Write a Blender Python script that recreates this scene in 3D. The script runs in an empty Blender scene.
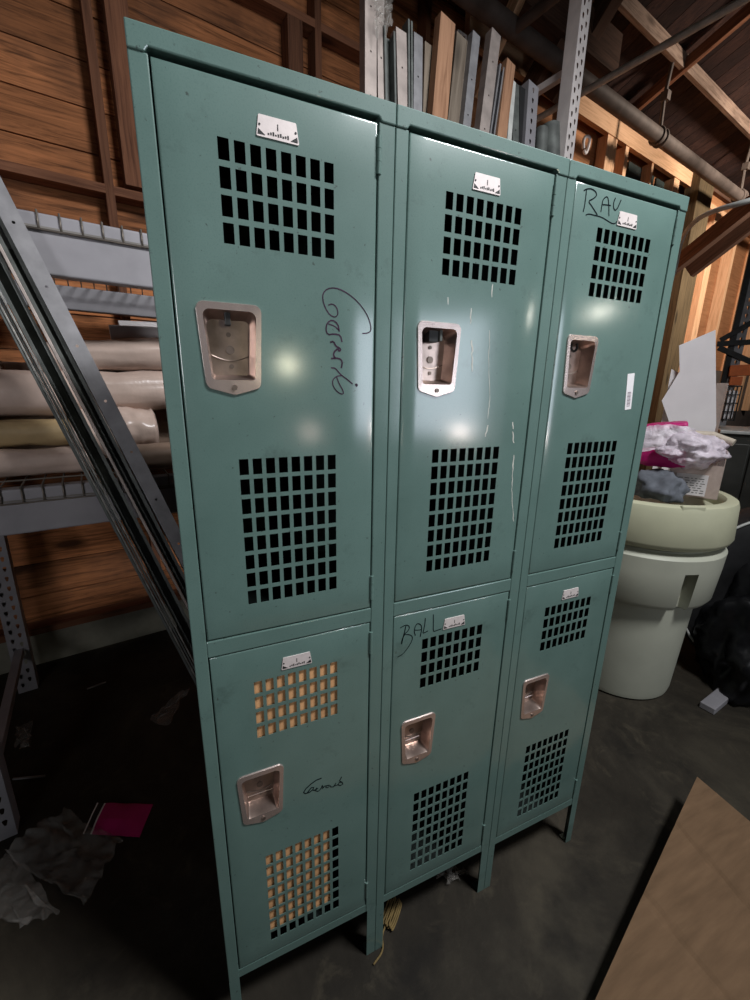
import bpy, bmesh, math, random
from math import radians, sin, cos, pi, atan2, sqrt
from mathutils import Vector, Matrix, noise
from mathutils.geometry import delaunay_2d_cdt
random.seed(7)
V = Vector
scn = bpy.context.scene
COL = scn.collection

# ------------------------------------------------------------------ camera
FPX = 418.72
CAM = V((.02607, -.7321, 1.54155))
RC = Matrix.Rotation(-.42317, 3, 'Z') @ Matrix.Rotation(1.30814, 3, 'X') @ Matrix.Rotation(.01809, 3, 'Z')
cd = bpy.data.cameras.new('camera'); cam = bpy.data.objects.new('camera', cd); COL.objects.link(cam)
cam.matrix_world = Matrix.Translation(CAM) @ RC.to_4x4()
cd.sensor_fit = 'VERTICAL'; cd.sensor_height = 36; cd.lens = FPX * 36 / 1000
cd.clip_start = .02; cd.clip_end = 100
scn.camera = cam

def ray(u, v): return RC @ V(((u - 375) / FPX, -(v - 500) / FPX, -1))
def hit(u, v, P, n):
    """point of a real plane (P, n) seen at a place of the photograph"""
    d = ray(u, v); return CAM + d * ((V(P) - CAM).dot(n) / d.dot(n))
def onz(u, v, z=0): return hit(u, v, (0, 0, z), V((0, 0, 1)))
def ondoor(u, v): return hit(u, v, (0, 0, 0), V((0, 1, 0)))

# frame of the back wall and the rack: s along the wall, t into it, z up
TH = radians(10.08)
F0 = V((-.671, .788, 0)); XS = V((cos(TH), sin(TH), 0)); XT = V((-sin(TH), cos(TH), 0))
MW = Matrix.Translation(F0) @ Matrix.Rotation(TH, 4, 'Z')
def W(s, t, z): return F0 + XS * s + XT * t + V((0, 0, z))
def at(u, v, t):
    p = hit(u, v, F0 + XT * t, XT); q = p - F0
    return V((q.dot(XS), q.dot(XT), p.z))
def atw(u, v, t): q = at(u, v, t); return W(*q)

# ------------------------------------------------------------------ materials
def newmat(name):
    m = bpy.data.materials.new(name); m.use_nodes = True
    nt = m.node_tree; b = nt.nodes['Principled BSDF']
    return m, nt, b
def nd(nt, t, **k):
    n = nt.nodes.new(t)
    for a, v in k.items():
        if a in n.inputs: n.inputs[a].default_value = v
        else: setattr(n, a, v)
    return n
def coords(nt, scale=(1, 1, 1), kind='Object'):
    tc = nt.nodes.new('ShaderNodeTexCoord'); mp = nt.nodes.new('ShaderNodeMapping')
    mp.inputs['Scale'].default_value = scale
    nt.links.new(tc.outputs[kind], mp.inputs['Vector']); return mp.outputs['Vector']
def ramp(nt, fac, stops):
    r = nt.nodes.new('ShaderNodeValToRGB'); e = r.color_ramp.elements
    while len(e) < len(stops): e.new(.5)
    for x, (p, c) in zip(e, stops):
        x.position = p; x.color = (*c, 1) if len(c) == 3 else c
    nt.links.new(fac, r.inputs['Fac']); return r.outputs['Color']
def mix(nt, a, b, fac, mode='MIX'):
    n = nt.nodes.new('ShaderNodeMix'); n.data_type = 'RGBA'; n.blend_type = mode
    for key, v in ((0, fac), (6, a), (7, b)):
        if hasattr(v, 'is_output'): nt.links.new(v, n.inputs[key])
        elif key == 0: n.inputs[key].default_value = v
        else: n.inputs[key].default_value = (*v, 1)
    return n.outputs[2]
def noisetex(nt, vec, scale, detail=4, rough=.55, dist=0):
    n = nd(nt, 'ShaderNodeTexNoise', Scale=scale, Detail=detail, Roughness=rough, Distortion=dist)
    nt.links.new(vec, n.inputs['Vector']); return n.outputs['Fac']
def bump(nt, b, h, s=.3, d=.002):
    n = nd(nt, 'ShaderNodeBump', Strength=s, Distance=d)
    nt.links.new(h, n.inputs['Height']); nt.links.new(n.outputs['Normal'], b.inputs['Normal'])

def simple(name, c, rough=.5, metal=0, var=.25, scale=30, spec=.5, bmp=0, alpha=1, bscale=80, stretch=(1, 1, 1)):
    m, nt, b = newmat(name)
    v = coords(nt, stretch)
    f = noisetex(nt, v, scale)
    lo = tuple(x * (1 - var) for x in c); hi = tuple(min(1, x * (1 + var)) for x in c)
    nt.links.new(ramp(nt, f, ((.3, lo), (.7, hi))), b.inputs['Base Color'])
    b.inputs['Roughness'].default_value = rough; b.inputs['Metallic'].default_value = metal
    b.inputs['Specular IOR Level'].default_value = spec; b.inputs['Alpha'].default_value = alpha
    if bmp: bump(nt, b, noisetex(nt, v, bscale, 3), bmp)
    return m

def wood(name, dark, light, stain=None, stain_amt=.5, rough=.8, grain=(1.2, 22, 22), knots=True, spec=.3):
    """grain runs along the object's x; attribute rnd shifts each board"""
    m, nt, b = newmat(name)
    tc = nt.nodes.new('ShaderNodeTexCoord')
    at_ = nt.nodes.new('ShaderNodeAttribute'); at_.attribute_name = 'rnd'
    off = nt.nodes.new('ShaderNodeVectorMath'); off.operation = 'SCALE'; off.inputs['Scale'].default_value = 17
    nt.links.new(at_.outputs['Vector'], off.inputs[0])
    add = nt.nodes.new('ShaderNodeVectorMath'); add.operation = 'ADD'
    nt.links.new(tc.outputs['Object'], add.inputs[0]); nt.links.new(off.outputs[0], add.inputs[1])
    mp = nt.nodes.new('ShaderNodeMapping'); mp.inputs['Scale'].default_value = grain
    nt.links.new(add.outputs[0], mp.inputs['Vector'])
    g = noisetex(nt, mp.outputs[0], 2.2, 8, .62, .9)
    c = ramp(nt, g, ((.30, dark), (.52, tuple((a + 2 * d) / 3 for a, d in zip(dark, light))), (.72, light)))
    big = noisetex(nt, add.outputs[0], 2.3, 4, .6)
    if stain:
        c = mix(nt, c, stain, ramp(nt, big, ((.42, (0, 0, 0)), (.72, (stain_amt,) * 3))))
    hsv = nt.nodes.new('ShaderNodeHueSaturation')
    mr = nd(nt, 'ShaderNodeMapRange'); mr.inputs['To Min'].default_value = .6; mr.inputs['To Max'].default_value = 1.35
    nt.links.new(at_.outputs['Fac'], mr.inputs['Value']); nt.links.new(mr.outputs[0], hsv.inputs['Value'])
    nt.links.new(c, hsv.inputs['Color']); c = hsv.outputs[0]
    if knots:
        mk = nt.nodes.new('ShaderNodeMapping'); mk.inputs['Scale'].default_value = (1.3, 4, 4)
        nt.links.new(add.outputs[0], mk.inputs['Vector'])
        vo = nd(nt, 'ShaderNodeTexVoronoi', Scale=1.1); nt.links.new(mk.outputs[0], vo.inputs['Vector'])
        c = mix(nt, c, tuple(x * .35 for x in dark), ramp(nt, vo.outputs['Distance'], ((.07, (.85,) * 3), (.16, (0, 0, 0)))))
    nt.links.new(c, b.inputs['Base Color'])
    b.inputs['Roughness'].default_value = rough; b.inputs['Specular IOR Level'].default_value = spec
    bump(nt, b, g, .35, .004)
    return m

def teal_paint():
    m, nt, b = newmat('teal_enamel')
    v = coords(nt, kind='Object')
    f = noisetex(nt, v, 5, 6, .6)
    c = ramp(nt, f, ((.3, (.100, .172, .152)), (.7, (.130, .215, .192))))
    fine = noisetex(nt, v, 420, 2)
    c = mix(nt, c, (.055, .13, .11), ramp(nt, fine, ((.5, (0, 0, 0)), (.75, (.35,) * 3))))
    # grime: soft smudges and small dark specks
    gr = noisetex(nt, v, 9, 8, .75)
    c = mix(nt, c, (.035, .06, .05), ramp(nt, gr, ((.57, (0, 0, 0)), (.76, (.6,) * 3))))
    sp = noisetex(nt, v, 95, 3, .6)
    c = mix(nt, c, (.03, .035, .03), ramp(nt, sp, ((.665, (0, 0, 0)), (.72, (.7,) * 3))))
    nt.links.new(c, b.inputs['Base Color'])
    rr = nd(nt, 'ShaderNodeMapRange'); rr.inputs['To Min'].default_value = .42; rr.inputs['To Max'].default_value = .6
    nt.links.new(gr, rr.inputs['Value']); nt.links.new(rr.outputs[0], b.inputs['Roughness'])
    b.inputs['Specular IOR Level'].default_value = .3
    b.inputs['Coat Weight'].default_value = .8; b.inputs['Coat Roughness'].default_value = .14; b.inputs['Coat IOR'].default_value = 2.0
    bump(nt, b, noisetex(nt, v, 260, 2), .10, .0006)
    return m

def concrete():
    m, nt, b = newmat('stained_concrete')
    v = coords(nt)
    f = noisetex(nt, v, 1.6, 9, .68, .6)
    c = ramp(nt, f, ((.32, (.012, .010, .007)), (.5, (.030, .025, .018)), (.68, (.060, .051, .036))))
    g = noisetex(nt, v, 7, 6, .7, 1.0)
    c = mix(nt, c, (.085, .071, .048), ramp(nt, g, ((.56, (0, 0, 0)), (.74, (.5,) * 3))))
    c = mix(nt, c, (.008, .007, .006), ramp(nt, noisetex(nt, v, 3.1, 5, .6), ((.55, (0, 0, 0)), (.7, (.7,) * 3))))
    nt.links.new(c, b.inputs['Base Color'])
    b.inputs['Roughness'].default_value = .72; b.inputs['Specular IOR Level'].default_value = .25
    bump(nt, b, noisetex(nt, v, 60, 6, .7), .35, .003)
    return m

def clear_film(name, c=(.8, .8, .82), alpha=.3, rough=.2, sc=14, bs=.8):
    m, nt, b = newmat(name)
    v = coords(nt); b.inputs['Base Color'].default_value = (*c, 1)
    f = noisetex(nt, v, sc, 6, .6, 1.5)
    mr = nd(nt, 'ShaderNodeMapRange'); mr.inputs['To Min'].default_value = alpha * .5; mr.inputs['To Max'].default_value = min(1, alpha * 1.6)
    nt.links.new(f, mr.inputs['Value']); nt.links.new(mr.outputs[0], b.inputs['Alpha'])
    b.inputs['Roughness'].default_value = rough
    bump(nt, b, f, bs, .01)
    return m

M = {}
M['teal'] = teal_paint()
M['inside'] = simple('inner_shade_enamel', (.012, .022, .019), .7, 0, .3, 6)  # teal taken near black, painting in the shade of closed interiors
M['primer'] = simple('bare_scratch', (.55, .55, .5), .6, 0, .2, 60)
M['cup'] = simple('brushed_nickel', (.80, .66, .61), .27, .85, .14, 24, bmp=.05, stretch=(1, 1, .15))
M['cupin'] = simple('worn_nickel', (.50, .39, .34), .30, .88, .25, 30, bmp=.06)
M['plate'] = simple('aluminium_plate', (.78, .70, .68), .42, .25, .08, 60)
M['dark'] = simple('blackened_steel', (.03, .03, .03), .45, .3, .3, 40)
M['screw'] = simple('dull_screw', (.25, .2, .17), .4, .8, .2, 60)
M['ink'] = simple('marker_ink', (.006, .010, .013), .9, 0, .2, 90, spec=.05)
M['purple_ink'] = simple('faded_purple_ink', (.05, .028, .05), .8, 0, .5, 40, spec=.1)
M['label'] = simple('white_paper_label', (.78, .76, .77), .6, 0, .04, 60)
M['print'] = simple('printed_bars', (.25, .2, .24), .6, 0, .1, 60)
M['card'] = simple('corrugated_card', (.175, .108, .062), .9, 0, .16, 7, spec=.15, bmp=.15, stretch=(1, 6, 1))
M['cardin'] = simple('tan_cardboard', (.66, .36, .17), .85, 0, .22, 9, spec=.2)
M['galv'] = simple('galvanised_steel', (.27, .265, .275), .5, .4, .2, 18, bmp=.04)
M['galv_dark'] = simple('dark_galvanised', (.12, .13, .122), .6, .25, .4, 14, bmp=.05)  # dark steel; in the leaning bundle it paints in the channels' shade
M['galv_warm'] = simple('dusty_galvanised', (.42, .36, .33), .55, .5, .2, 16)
M['rackpaint'] = simple('grey_rack_paint', (.30, .29, .31), .5, .1, .12, 8)
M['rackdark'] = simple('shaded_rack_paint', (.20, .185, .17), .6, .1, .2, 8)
M['rackwhite'] = simple('white_rack_paint', (.74, .68, .66), .5, 0, .12, 10)
M['wire'] = simple('zinc_wire', (.22, .19, .16), .5, .6, .2, 20)
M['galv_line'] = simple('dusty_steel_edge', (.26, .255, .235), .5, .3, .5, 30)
M['pipe'] = simple('old_steel_pipe', (.12, .092, .078), .65, .15, .3, 9)
M['conduit'] = simple('steel_conduit', (.60, .61, .58), .45, .1, .15, 20)
M['tubs'] = simple('cream_polyethylene', (.50, .50, .35), .55, 0, .08, 5, bmp=.05)
M['tubs2'] = simple('pale_polyethylene', (.46, .47, .385), .5, 0, .07, 5, bmp=.05)
M['magenta'] = simple('magenta_film', (.62, .012, .20), .45, 0, .12, 12)
M['magenta_dk'] = simple('magenta_mailer', (.50, .006, .16), .5, 0, .1, 12)
M['blackstuff'] = simple('black_film', (.008, .008, .009), .3, 0, .4, 12, bmp=.35, bscale=7, spec=.3)
M['rubber'] = simple('black_rubber', (.012, .012, .013), .6, 0, .3, 20)
M['cloth'] = simple('grey_cloth', (.11, .12, .14), .9, 0, .25, 22, bmp=.6)
M['foam'] = simple('white_foam_sheet', (.93, .89, .90), .6, 0, .05, 6)
M['rope'] = simple('yellow_rope', (.19, .13, .045), .85, 0, .25, 40)
M['orange'] = simple('orange_rack_paint', (.62, .15, .04), .5, 0, .2, 12)
M['dull'] = simple('grey_brown_panel', (.10, .085, .08), .7, 0, .25, 5)
M['grey'] = simple('grey_enamel', (.055, .056, .05), .45, .2, .25, 8)
M['pinkwrap'] = simple('wrapped_paper', (.52, .40, .34), .28, 0, .14, 9, bmp=.9, bscale=22)
M['tanwrap'] = simple('brown_wrapped_paper', (.34, .24, .18), .35, 0, .22, 9, bmp=.4, bscale=22)
M['yellowroll'] = simple('yellowed_paper', (.40, .29, .15), .6, 0, .22, 9, bmp=.25)
M['paper'] = simple('white_paper', (.68, .64, .64), .6, 0, .08, 12)
M['film'] = clear_film('clear_film', (.5, .47, .43), .24, .16)
M['bagfilm'] = clear_film('milky_bag_film', (.80, .72, .80), .80, .35, 18, .9)
M['boxfilm'] = clear_film('clear_box_plastic', (.62, .50, .44), .55, .12, 9, .3)
M['beige'] = simple('beige_tube', (.52, .45, .36), .6, 0, .15, 30)
M['plank'] = wood('old_plank', (.11, .042, .016), (.66, .255, .10), (.07, .035, .022), .7, grain=(1.6, 26, 26))
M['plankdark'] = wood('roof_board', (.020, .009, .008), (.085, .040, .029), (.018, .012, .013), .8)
M['stud'] = wood('old_stud', (.10, .038, .02), (.27, .115, .06), None)
M['newwood'] = wood('new_framing_lumber', (.44, .24, .125), (.68, .42, .25), None, rough=.65)
M['ply'] = wood('warm_plywood', (.36, .15, .06), (.60, .28, .13), (.30, .12, .05), .5)
M['brace'] = wood('brown_brace', (.07, .035, .022), (.19, .10, .066), None)
M['post'] = wood('greenish_old_post', (.05, .035, .018), (.15, .105, .055), None)
M['purlin'] = wood('weathered_purlin', (.15, .09, .06), (.48, .34, .26), (.10, .06, .045), .6)
M['greywood'] = wood('grey_board', (.13, .10, .075), (.27, .22, .17), None)
M['brownboard'] = wood('brown_board', (.20, .10, .055), (.40, .22, .13), None)
M['floor'] = concrete()
M['stem'] = simple('concrete_footing', (.26, .25, .20), .9, 0, .25, 6, spec=.1, bmp=.3)

# ------------------------------------------------------------------ mesh helpers
class MB:
    def __init__(s): s.v = []; s.f = []; s.r = []; s.m = []; s.cur = 0; s.rnd = .5
    def add(s, vs, fs):
        o = len(s.v); s.v += [tuple(v) for v in vs]
        for f in fs: s.f.append(tuple(i + o for i in f)); s.r.append(s.rnd); s.m.append(s.cur)
        return s
    def box(s, x0, x1, y0, y1, z0, z1):
        vs = [(x, y, z) for x in (x0, x1) for y in (y0, y1) for z in (z0, z1)]
        return s.add(vs, [(0, 1, 3, 2), (4, 6, 7, 5), (0, 4, 5, 1), (2, 3, 7, 6), (0, 2, 6, 4), (1, 5, 7, 3)])
    def prism(s, poly, a, b):
        """poly: list of 3D points; extruded by vector b-a offsets a and b"""
        n = len(poly); a = V(a); b = V(b)
        vs = [V(p) + a for p in poly] + [V(p) + b for p in poly]
        fs = [tuple(range(n)), tuple(range(2 * n - 1, n - 1, -1))] + [(i, n + i, n + (i + 1) % n, (i + 1) % n) for i in range(n)]
        return s.add(vs, fs)
    def tube(s, pts, r, k=8, caps=True, rad=None):
        pts = [V(p) for p in pts]; n = len(pts); vs = []; up = None
        for i, p in enumerate(pts):
            d = (pts[min(i + 1, n - 1)] - pts[max(i - 1, 0)]).normalized()
            if up is None:
                up = V((0, 0, 1)) if abs(d.z) < .9 else V((1, 0, 0))
            a = d.cross(up).normalized(); up = a.cross(d).normalized()
            rr = rad[i] if rad else r
            vs += [p + (a * cos(2 * pi * j / k) + up * sin(2 * pi * j / k)) * rr for j in range(k)]
        fs = [(i * k + j, i * k + (j + 1) % k, (i + 1) * k + (j + 1) % k, (i + 1) * k + j) for i in range(n - 1) for j in range(k)]
        if caps: fs += [tuple(range(k - 1, -1, -1)), tuple((n - 1) * k + j for j in range(k))]
        return s.add(vs, fs)
    def lathe(s, prof, c=(0, 0, 0), k=64, arc=None):
        n = len(prof); vs = [(c[0] + r * cos(2 * pi * j / k), c[1] + r * sin(2 * pi * j / k), c[2] + z) for r, z in prof for j in range(k)]
        fs = [(i * k + j, i * k + (j + 1) % k, (i + 1) * k + (j + 1) % k, (i + 1) * k + j) for i in range(n - 1) for j in range(k)]
        return s.add(vs, fs)
    def ribbon(s, pts, w, n=V((0, -1, 0)), lift=0, taper=False):
        pts = [V(p) for p in pts]; L = len(pts); vs = []
        for i, p in enumerate(pts):
            d = (pts[min(i + 1, L - 1)] - pts[max(i - 1, 0)])
            a = d.cross(n); a = a.normalized() if a.length > 1e-9 else V((1, 0, 0))
            ww = w * (1 if not taper else (.35 + .65 * sin(pi * (i + .5) / L)))
            vs += [p + n * lift + a * ww / 2, p + n * lift - a * ww / 2]
        return s.add(vs, [(2 * i, 2 * i + 1, 2 * i + 3, 2 * i + 2) for i in range(L - 1)])
    def build(s, name, mats, parent=None, M4=None, bevel=0, smooth=False, solid=0, seg=2, sub=0):
        me = bpy.data.meshes.new(name); me.from_pydata(s.v, [], s.f)
        mats = mats if isinstance(mats, (list, tuple)) else [mats]
        for m in mats: me.materials.append(m)
        a = me.attributes.new('rnd', 'FLOAT', 'FACE')
        for i, r in enumerate(s.r): a.data[i].value = r
        for i, m in enumerate(s.m): me.polygons[i].material_index = m
        bm = bmesh.new(); bm.from_mesh(me); bmesh.ops.recalc_face_normals(bm, faces=bm.faces); bm.to_mesh(me); bm.free()
        o = bpy.data.objects.new(name, me); COL.objects.link(o)
        if M4 is not None: o.matrix_world = M4
        if parent is not None: setparent(o, parent)
        if solid:
            md = o.modifiers.new('solid', 'SOLIDIFY'); md.thickness = solid; md.offset = 0
        if bevel:
            md = o.modifiers.new('bevel', 'BEVEL'); md.width = bevel; md.segments = seg; md.limit_method = 'ANGLE'; md.angle_limit = radians(40)
        if sub:
            md = o.modifiers.new('sub', 'SUBSURF'); md.levels = sub; md.render_levels = sub
        if smooth:
            for p in me.polygons: p.use_smooth = True
            if smooth != 'all':
                md = None
                try: me.set_sharp_from_angle(angle=radians(40))
                except Exception: pass
        return o

def wm(o):
    if o is None: return Matrix()
    if o.parent: return wm(o.parent) @ o.matrix_parent_inverse @ o.matrix_basis
    return o.matrix_basis.copy()
def setparent(o, p):
    o.parent = p; o.matrix_parent_inverse = wm(p).inverted()
def tag(o, label, cat, group=None, kind=None):
    o['label'] = label; o['category'] = cat
    if group: o['group'] = group
    if kind: o['kind'] = kind
    return o
def struct(o): o['kind'] = 'structure'; return o
def empty(name, loc): 
    o = bpy.data.objects.new(name, None); o.empty_display_size = .1; COL.objects.link(o); o.location = V(loc); return o

def axes_matrix(o, x, up):
    x = V(x).normalized(); up = V(up); y = up.cross(x).normalized(); z = x.cross(y).normalized()
    m = Matrix((x, y, z)).transposed().to_4x4(); m.translation = V(o); return m
def beam(name, p0, p1, w, h, mat, parent=None, up=(0, 0, 1), bevel=.002, off=(0, 0), rnd=None):
    """timber from p0 to p1; local x runs along it, width w across (y), height h (z)"""
    p0 = V(p0); p1 = V(p1); L = (p1 - p0).length
    m = axes_matrix(p0, p1 - p0, up); b = MB(); b.rnd = random.random() if rnd is None else rnd
    b.box(0, L, -w / 2 + off[0], w / 2 + off[0], -h / 2 + off[1], h / 2 + off[1])
    return b.build(name, mat, parent, m, bevel=bevel)

def roundpoly(corners, rads, k=5):
    out = []; n = len(corners)
    for i in range(n):
        p = V(corners[i]); a = V(corners[i - 1]) - p; c = V(corners[(i + 1) % n]) - p
        a.normalize(); c.normalize(); ang = a.angle(c); r = rads[i]
        d = r / math.tan(ang / 2) if r > 0 else 0
        ctr = p + (a + c).normalized() * (r / sin(ang / 2)) if r > 0 else p
        s0 = p + a * d; s1 = p + c * d
        for j in range(k):
            t = j / (k - 1)
            if r > 0:
                v0 = s0 - ctr; v1 = s1 - ctr
                q = (v0.lerp(v1, t)).normalized() * r
                out.append(ctr + q)
            else: out.append(p.copy())
    return out
def chaikin(pts, n=2, closed=False):
    pts = [V(p) for p in pts]
    for _ in range(n):
        q = [] if closed else [pts[0]]
        m = len(pts)
        for i in range(m if closed else m - 1):
            a = pts[i]; b = pts[(i + 1) % m]; q += [a.lerp(b, .25), a.lerp(b, .75)]
        if not closed: q.append(pts[-1])
        pts = q
    return pts
def holed_plate(b, outer, holes, to3):
    """triangulated flat plate with real holes, added to b through to3(x, y)"""
    vs = [V(p).to_2d() for p in outer]; ed = [(i, (i + 1) % len(outer)) for i in range(len(outer))]
    for h in holes:
        o = len(vs); vs += [V(p).to_2d() for p in h]; ed += [(o + i, o + (i + 1) % len(h)) for i in range(len(h))]
    r = delaunay_2d_cdt(vs, ed, [], 1, 1e-6)
    rv, rf = r[0], r[2]
    boxes = [(min(p[0] for p in h), max(p[0] for p in h), min(p[1] for p in h), max(p[1] for p in h), h) for h in holes]
    def inside(c):
        for x0, x1, y0, y1, h in boxes:
            if x0 < c.x < x1 and y0 < c.y < y1:
                k = False
                for i in range(len(h)):
                    a = h[i]; d = h[i - 1]
                    if (a[1] > c.y) != (d[1] > c.y) and c.x < (d[0] - a[0]) * (c.y - a[1]) / (d[1] - a[1]) + a[0]: k = not k
                if k: return True
        return False
    fs = [f for f in rf if not inside(sum((rv[i] for i in f), V((0, 0))) / len(f))]
    b.add([to3(p.x, p.y) for p in rv], fs)

def blob(name, loc, size, mat, parent=None, seed=0, amp=.25, freq=3, sub=4, flat=True, rot=0, ridged=False):
    bm = bmesh.new(); bmesh.ops.create_icosphere(bm, subdivisions=sub, radius=1)
    for v in bm.verts:
        n = v.co.normalized(); q = n * freq + V((seed * 3.1, seed, seed * 1.7))
        d = noise.fractal(q, .9, 2.1, 4)
        if ridged: d = abs(d) * 1.4 - .3
        v.co = n * (1 + amp * d)
        if flat and v.co.z < -.55: v.co.z = -.55 - (v.co.z + .55) * .05
    zmin = min(v.co.z for v in bm.verts)
    for v in bm.verts:
        v.co.z -= zmin; v.co = V((v.co.x * size[0], v.co.y * size[1], v.co.z * size[2]))
    me = bpy.data.meshes.new(name); bm.to_mesh(me); bm.free()
    for p in me.polygons: p.use_smooth = True
    me.materials.append(mat)
    o = bpy.data.objects.new(name, me); COL.objects.link(o); o.location = V(loc); o.rotation_euler.z = rot
    if parent: setparent(o, parent)
    return o

# ================================================================== THE ROOM
b = MB(); b.box(-6, 16, -9, 8, -.1, 0)
floor = struct(b.build('floor', M['floor']))

# back wall: horizontal planks on a concrete footing (frame s, t, z)
b = MB(); z = .19
k = 0
while z < 4.9:
    h = .188
    s0 = -6
    while s0 < 14:
        L = random.uniform(3.2, 5.2) if s0 > -6 else random.uniform(2, 6)
        if k and s0 == -6: L = 6 + random.uniform(.2, 3.5)
        b.rnd = random.random(); s1 = min(14, s0 + L)
        b.box(s0 + .001, s1 - .001, 1.2 + random.uniform(0, .004), 1.225, z + .002, z + h - random.uniform(.002, .006)); s0 = s1
    z += h; k += 1
b.cur = 0
wall = struct(b.build('wall_back', M['plank'], None, MW))
b = MB(); b.box(-6, 14, 1.226, 1.26, 0, 4.9); b.build('backing', M['dull'], wall, MW)
b = MB(); b.box(-6, 14, 1.12, 1.226, 0, .19); b.build('footing', M['stem'], wall, MW)
b = MB(); b.rnd = .3; b.box(-6, 14, 1.10, 1.199, .19, .228); b.build('sill_plate', M['stud'], wall, MW, bevel=.003)

def wstud(s0, s1, z0, z1, mat=None, t0=1.10, t1=1.199, name='stud', rnd=None):
    c = (s0 + s1) / 2
    return beam(name, W(c, (t0 + t1) / 2, z0), W(c, (t0 + t1) / 2, z1), s1 - s0, t1 - t0, mat or M['stud'], wall, up=-XT, bevel=.002, rnd=rnd)
def wrail(s0, s1, z0, z1, mat=None, t0=1.10, t1=1.199, name='girt', rnd=None):
    return beam(name, W(s0, (t0 + t1) / 2, (z0 + z1) / 2), W(s1, (t0 + t1) / 2, (z0 + z1) / 2), t1 - t0, z1 - z0, mat or M['stud'], wall, bevel=.002, rnd=rnd)
for s0, s1, z0, z1 in ((.642, .682, .228, 4.8), (.735, .832, 2.50, 4.8), (-.35, -.31, .228, 4.8), (1.632, 1.722, 2.5, 3.53), (1.80, 1.842, .228, 4.8), (2.62, 2.66, .228, 4.8)):
    wstud(s0, s1, z0, z1)
wrail(-5.9, 2.9, 2.44, 2.48, rnd=.55); wrail(-5.9, 2.9, 3.53, 3.57)
wrail(-5.9, 2.9, 1.35, 1.39)
# plywood-sheathed right stretch with new framing
b = MB()
for i, s in enumerate((3.05, 4.27, 5.49, 6.71, 7.93, 9.15, 10.37, 11.59, 12.81)):
    b.rnd = random.random(); b.box(s, s + 1.217, 1.17, 1.199, 1.25, 4.1)
plyobj = b.build('plywood', M['ply'], wall, MW)
hz = lambda u, v: at(u, v, 1.10).z
HB = at(625, 148, 1.04).z + .035
wrail(2.95, 6.84, HB, 4.12, M['newwood'], t0=1.04, t1=1.09, name='header', rnd=.8)
wrail(2.95, 6.84, 4.12, 4.24, M['brace'], name='top_plate')
for u, wd in ((566, .10), (607, .17), (623, .06), (651, .04), (678, .13)):
    s = at(u, 160, 1.08).x
    wstud(s - wd / 2, s + wd / 2, 2.2, HB, M['newwood'], t0=1.05, t1=1.15, name='cripple_stud', rnd=.6 + .3 * random.random())

# dark window openings seen between the cripples
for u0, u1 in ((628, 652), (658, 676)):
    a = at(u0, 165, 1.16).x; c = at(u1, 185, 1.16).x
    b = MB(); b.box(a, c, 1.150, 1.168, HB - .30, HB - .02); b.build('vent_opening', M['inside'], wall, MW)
# old post where the header ends
wstud(6.62, 7.02, 0, 4.02, M['post'], t0=.95, t1=1.10, name='old_post', rnd=.5)
wrail(7.02, 13.9, 3.84, 3.90, M['newwood'], name='top_plate', rnd=.7)
wrail(7.02, 13.9, 4.05, 4.24, M['brace'], name='header', rnd=.4, t0=1.12)
for u, wd in ((664, .08), (690.5, .17), (712.5, .08), (736.5, .09), (752, .08), (764, .08)):
    s = at(u, 330, 1.10).x
    wstud(s - wd / 2, s + wd / 2, 1.25, 3.84, M['newwood'], t0=1.04, t1=1.17, rnd=.75 + .2 * random.random())
b = MB(); b.box(7.0, 14, 1.14, 1.199, .19, 1.9); b.build('lower_panel', M['dull'], wall, MW)

# end wall on the right, wall on the left and behind the camera (outside the frame, they close the room)
b = MB(); 
for i in range(24):
    b.rnd = random.random(); b.box(13.95, 14.0, -10 + i * .47, -10 + i * .47 + .466, 0, 4.9)
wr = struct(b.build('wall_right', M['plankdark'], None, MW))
b = MB()
for i in range(26):
    b.rnd = random.random(); b.box(-4.05, -4, -10 + i * .45, -10 + i * .45 + .446, 0, 5.4)
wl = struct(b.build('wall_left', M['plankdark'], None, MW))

# roof: boards run up the slope, away from the eave at the back wall
RS = radians(20); CZ = 4.25
def roof(s, t, up=0):   # point on the underside of the deck, 'up' metres above it
    d = 1.25 - t
    return V((s, t, CZ + d * math.tan(RS) + up))
b = MB(); s = -5
while s < 14:
    w = .165 + random.random() * .02; b.rnd = random.random()
    p = [roof(s, 1.3), roof(s + w - .006, 1.3), roof(s + w - .006, -9), roof(s, -9)]
    b.prism(p, (0, 0, 0), (0, 0, .025)); s += w
# (grain of the roof boards follows t, so their mesh is built turned a quarter round)
Q = Matrix.Rotation(pi / 2, 4, 'Z')
b.v = [tuple(Q.inverted() @ V(v)) for v in b.v]
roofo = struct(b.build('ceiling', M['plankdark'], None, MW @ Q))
def rbeam(name, a, c, w, h, mat, rnd=None): return beam(name, W(*a), W(*c), w, h, mat, roofo, rnd=rnd)
# purlins along the building
pt = None
rn = (roof(1, 0) - roof(0, 0)).cross(roof(0, 1) - roof(0, 0)).normalized()
rnw = XS * rn.x + XT * rn.y + V((0, 0, rn.z))
pq = hit(672, 62, W(*roof(0, 0, -.14)), rnw); pt0 = (pq - F0).dot(XT)
for t in (pt0, pt0 - 1.2, pt0 - 2.4, pt0 - 3.6):
    p = roof(0, t, -.07); rbeam('purlin', (-4, t, p.z), (13.9, t, p.z), .04, .11, M['purlin'], rnd=.4)
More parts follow.
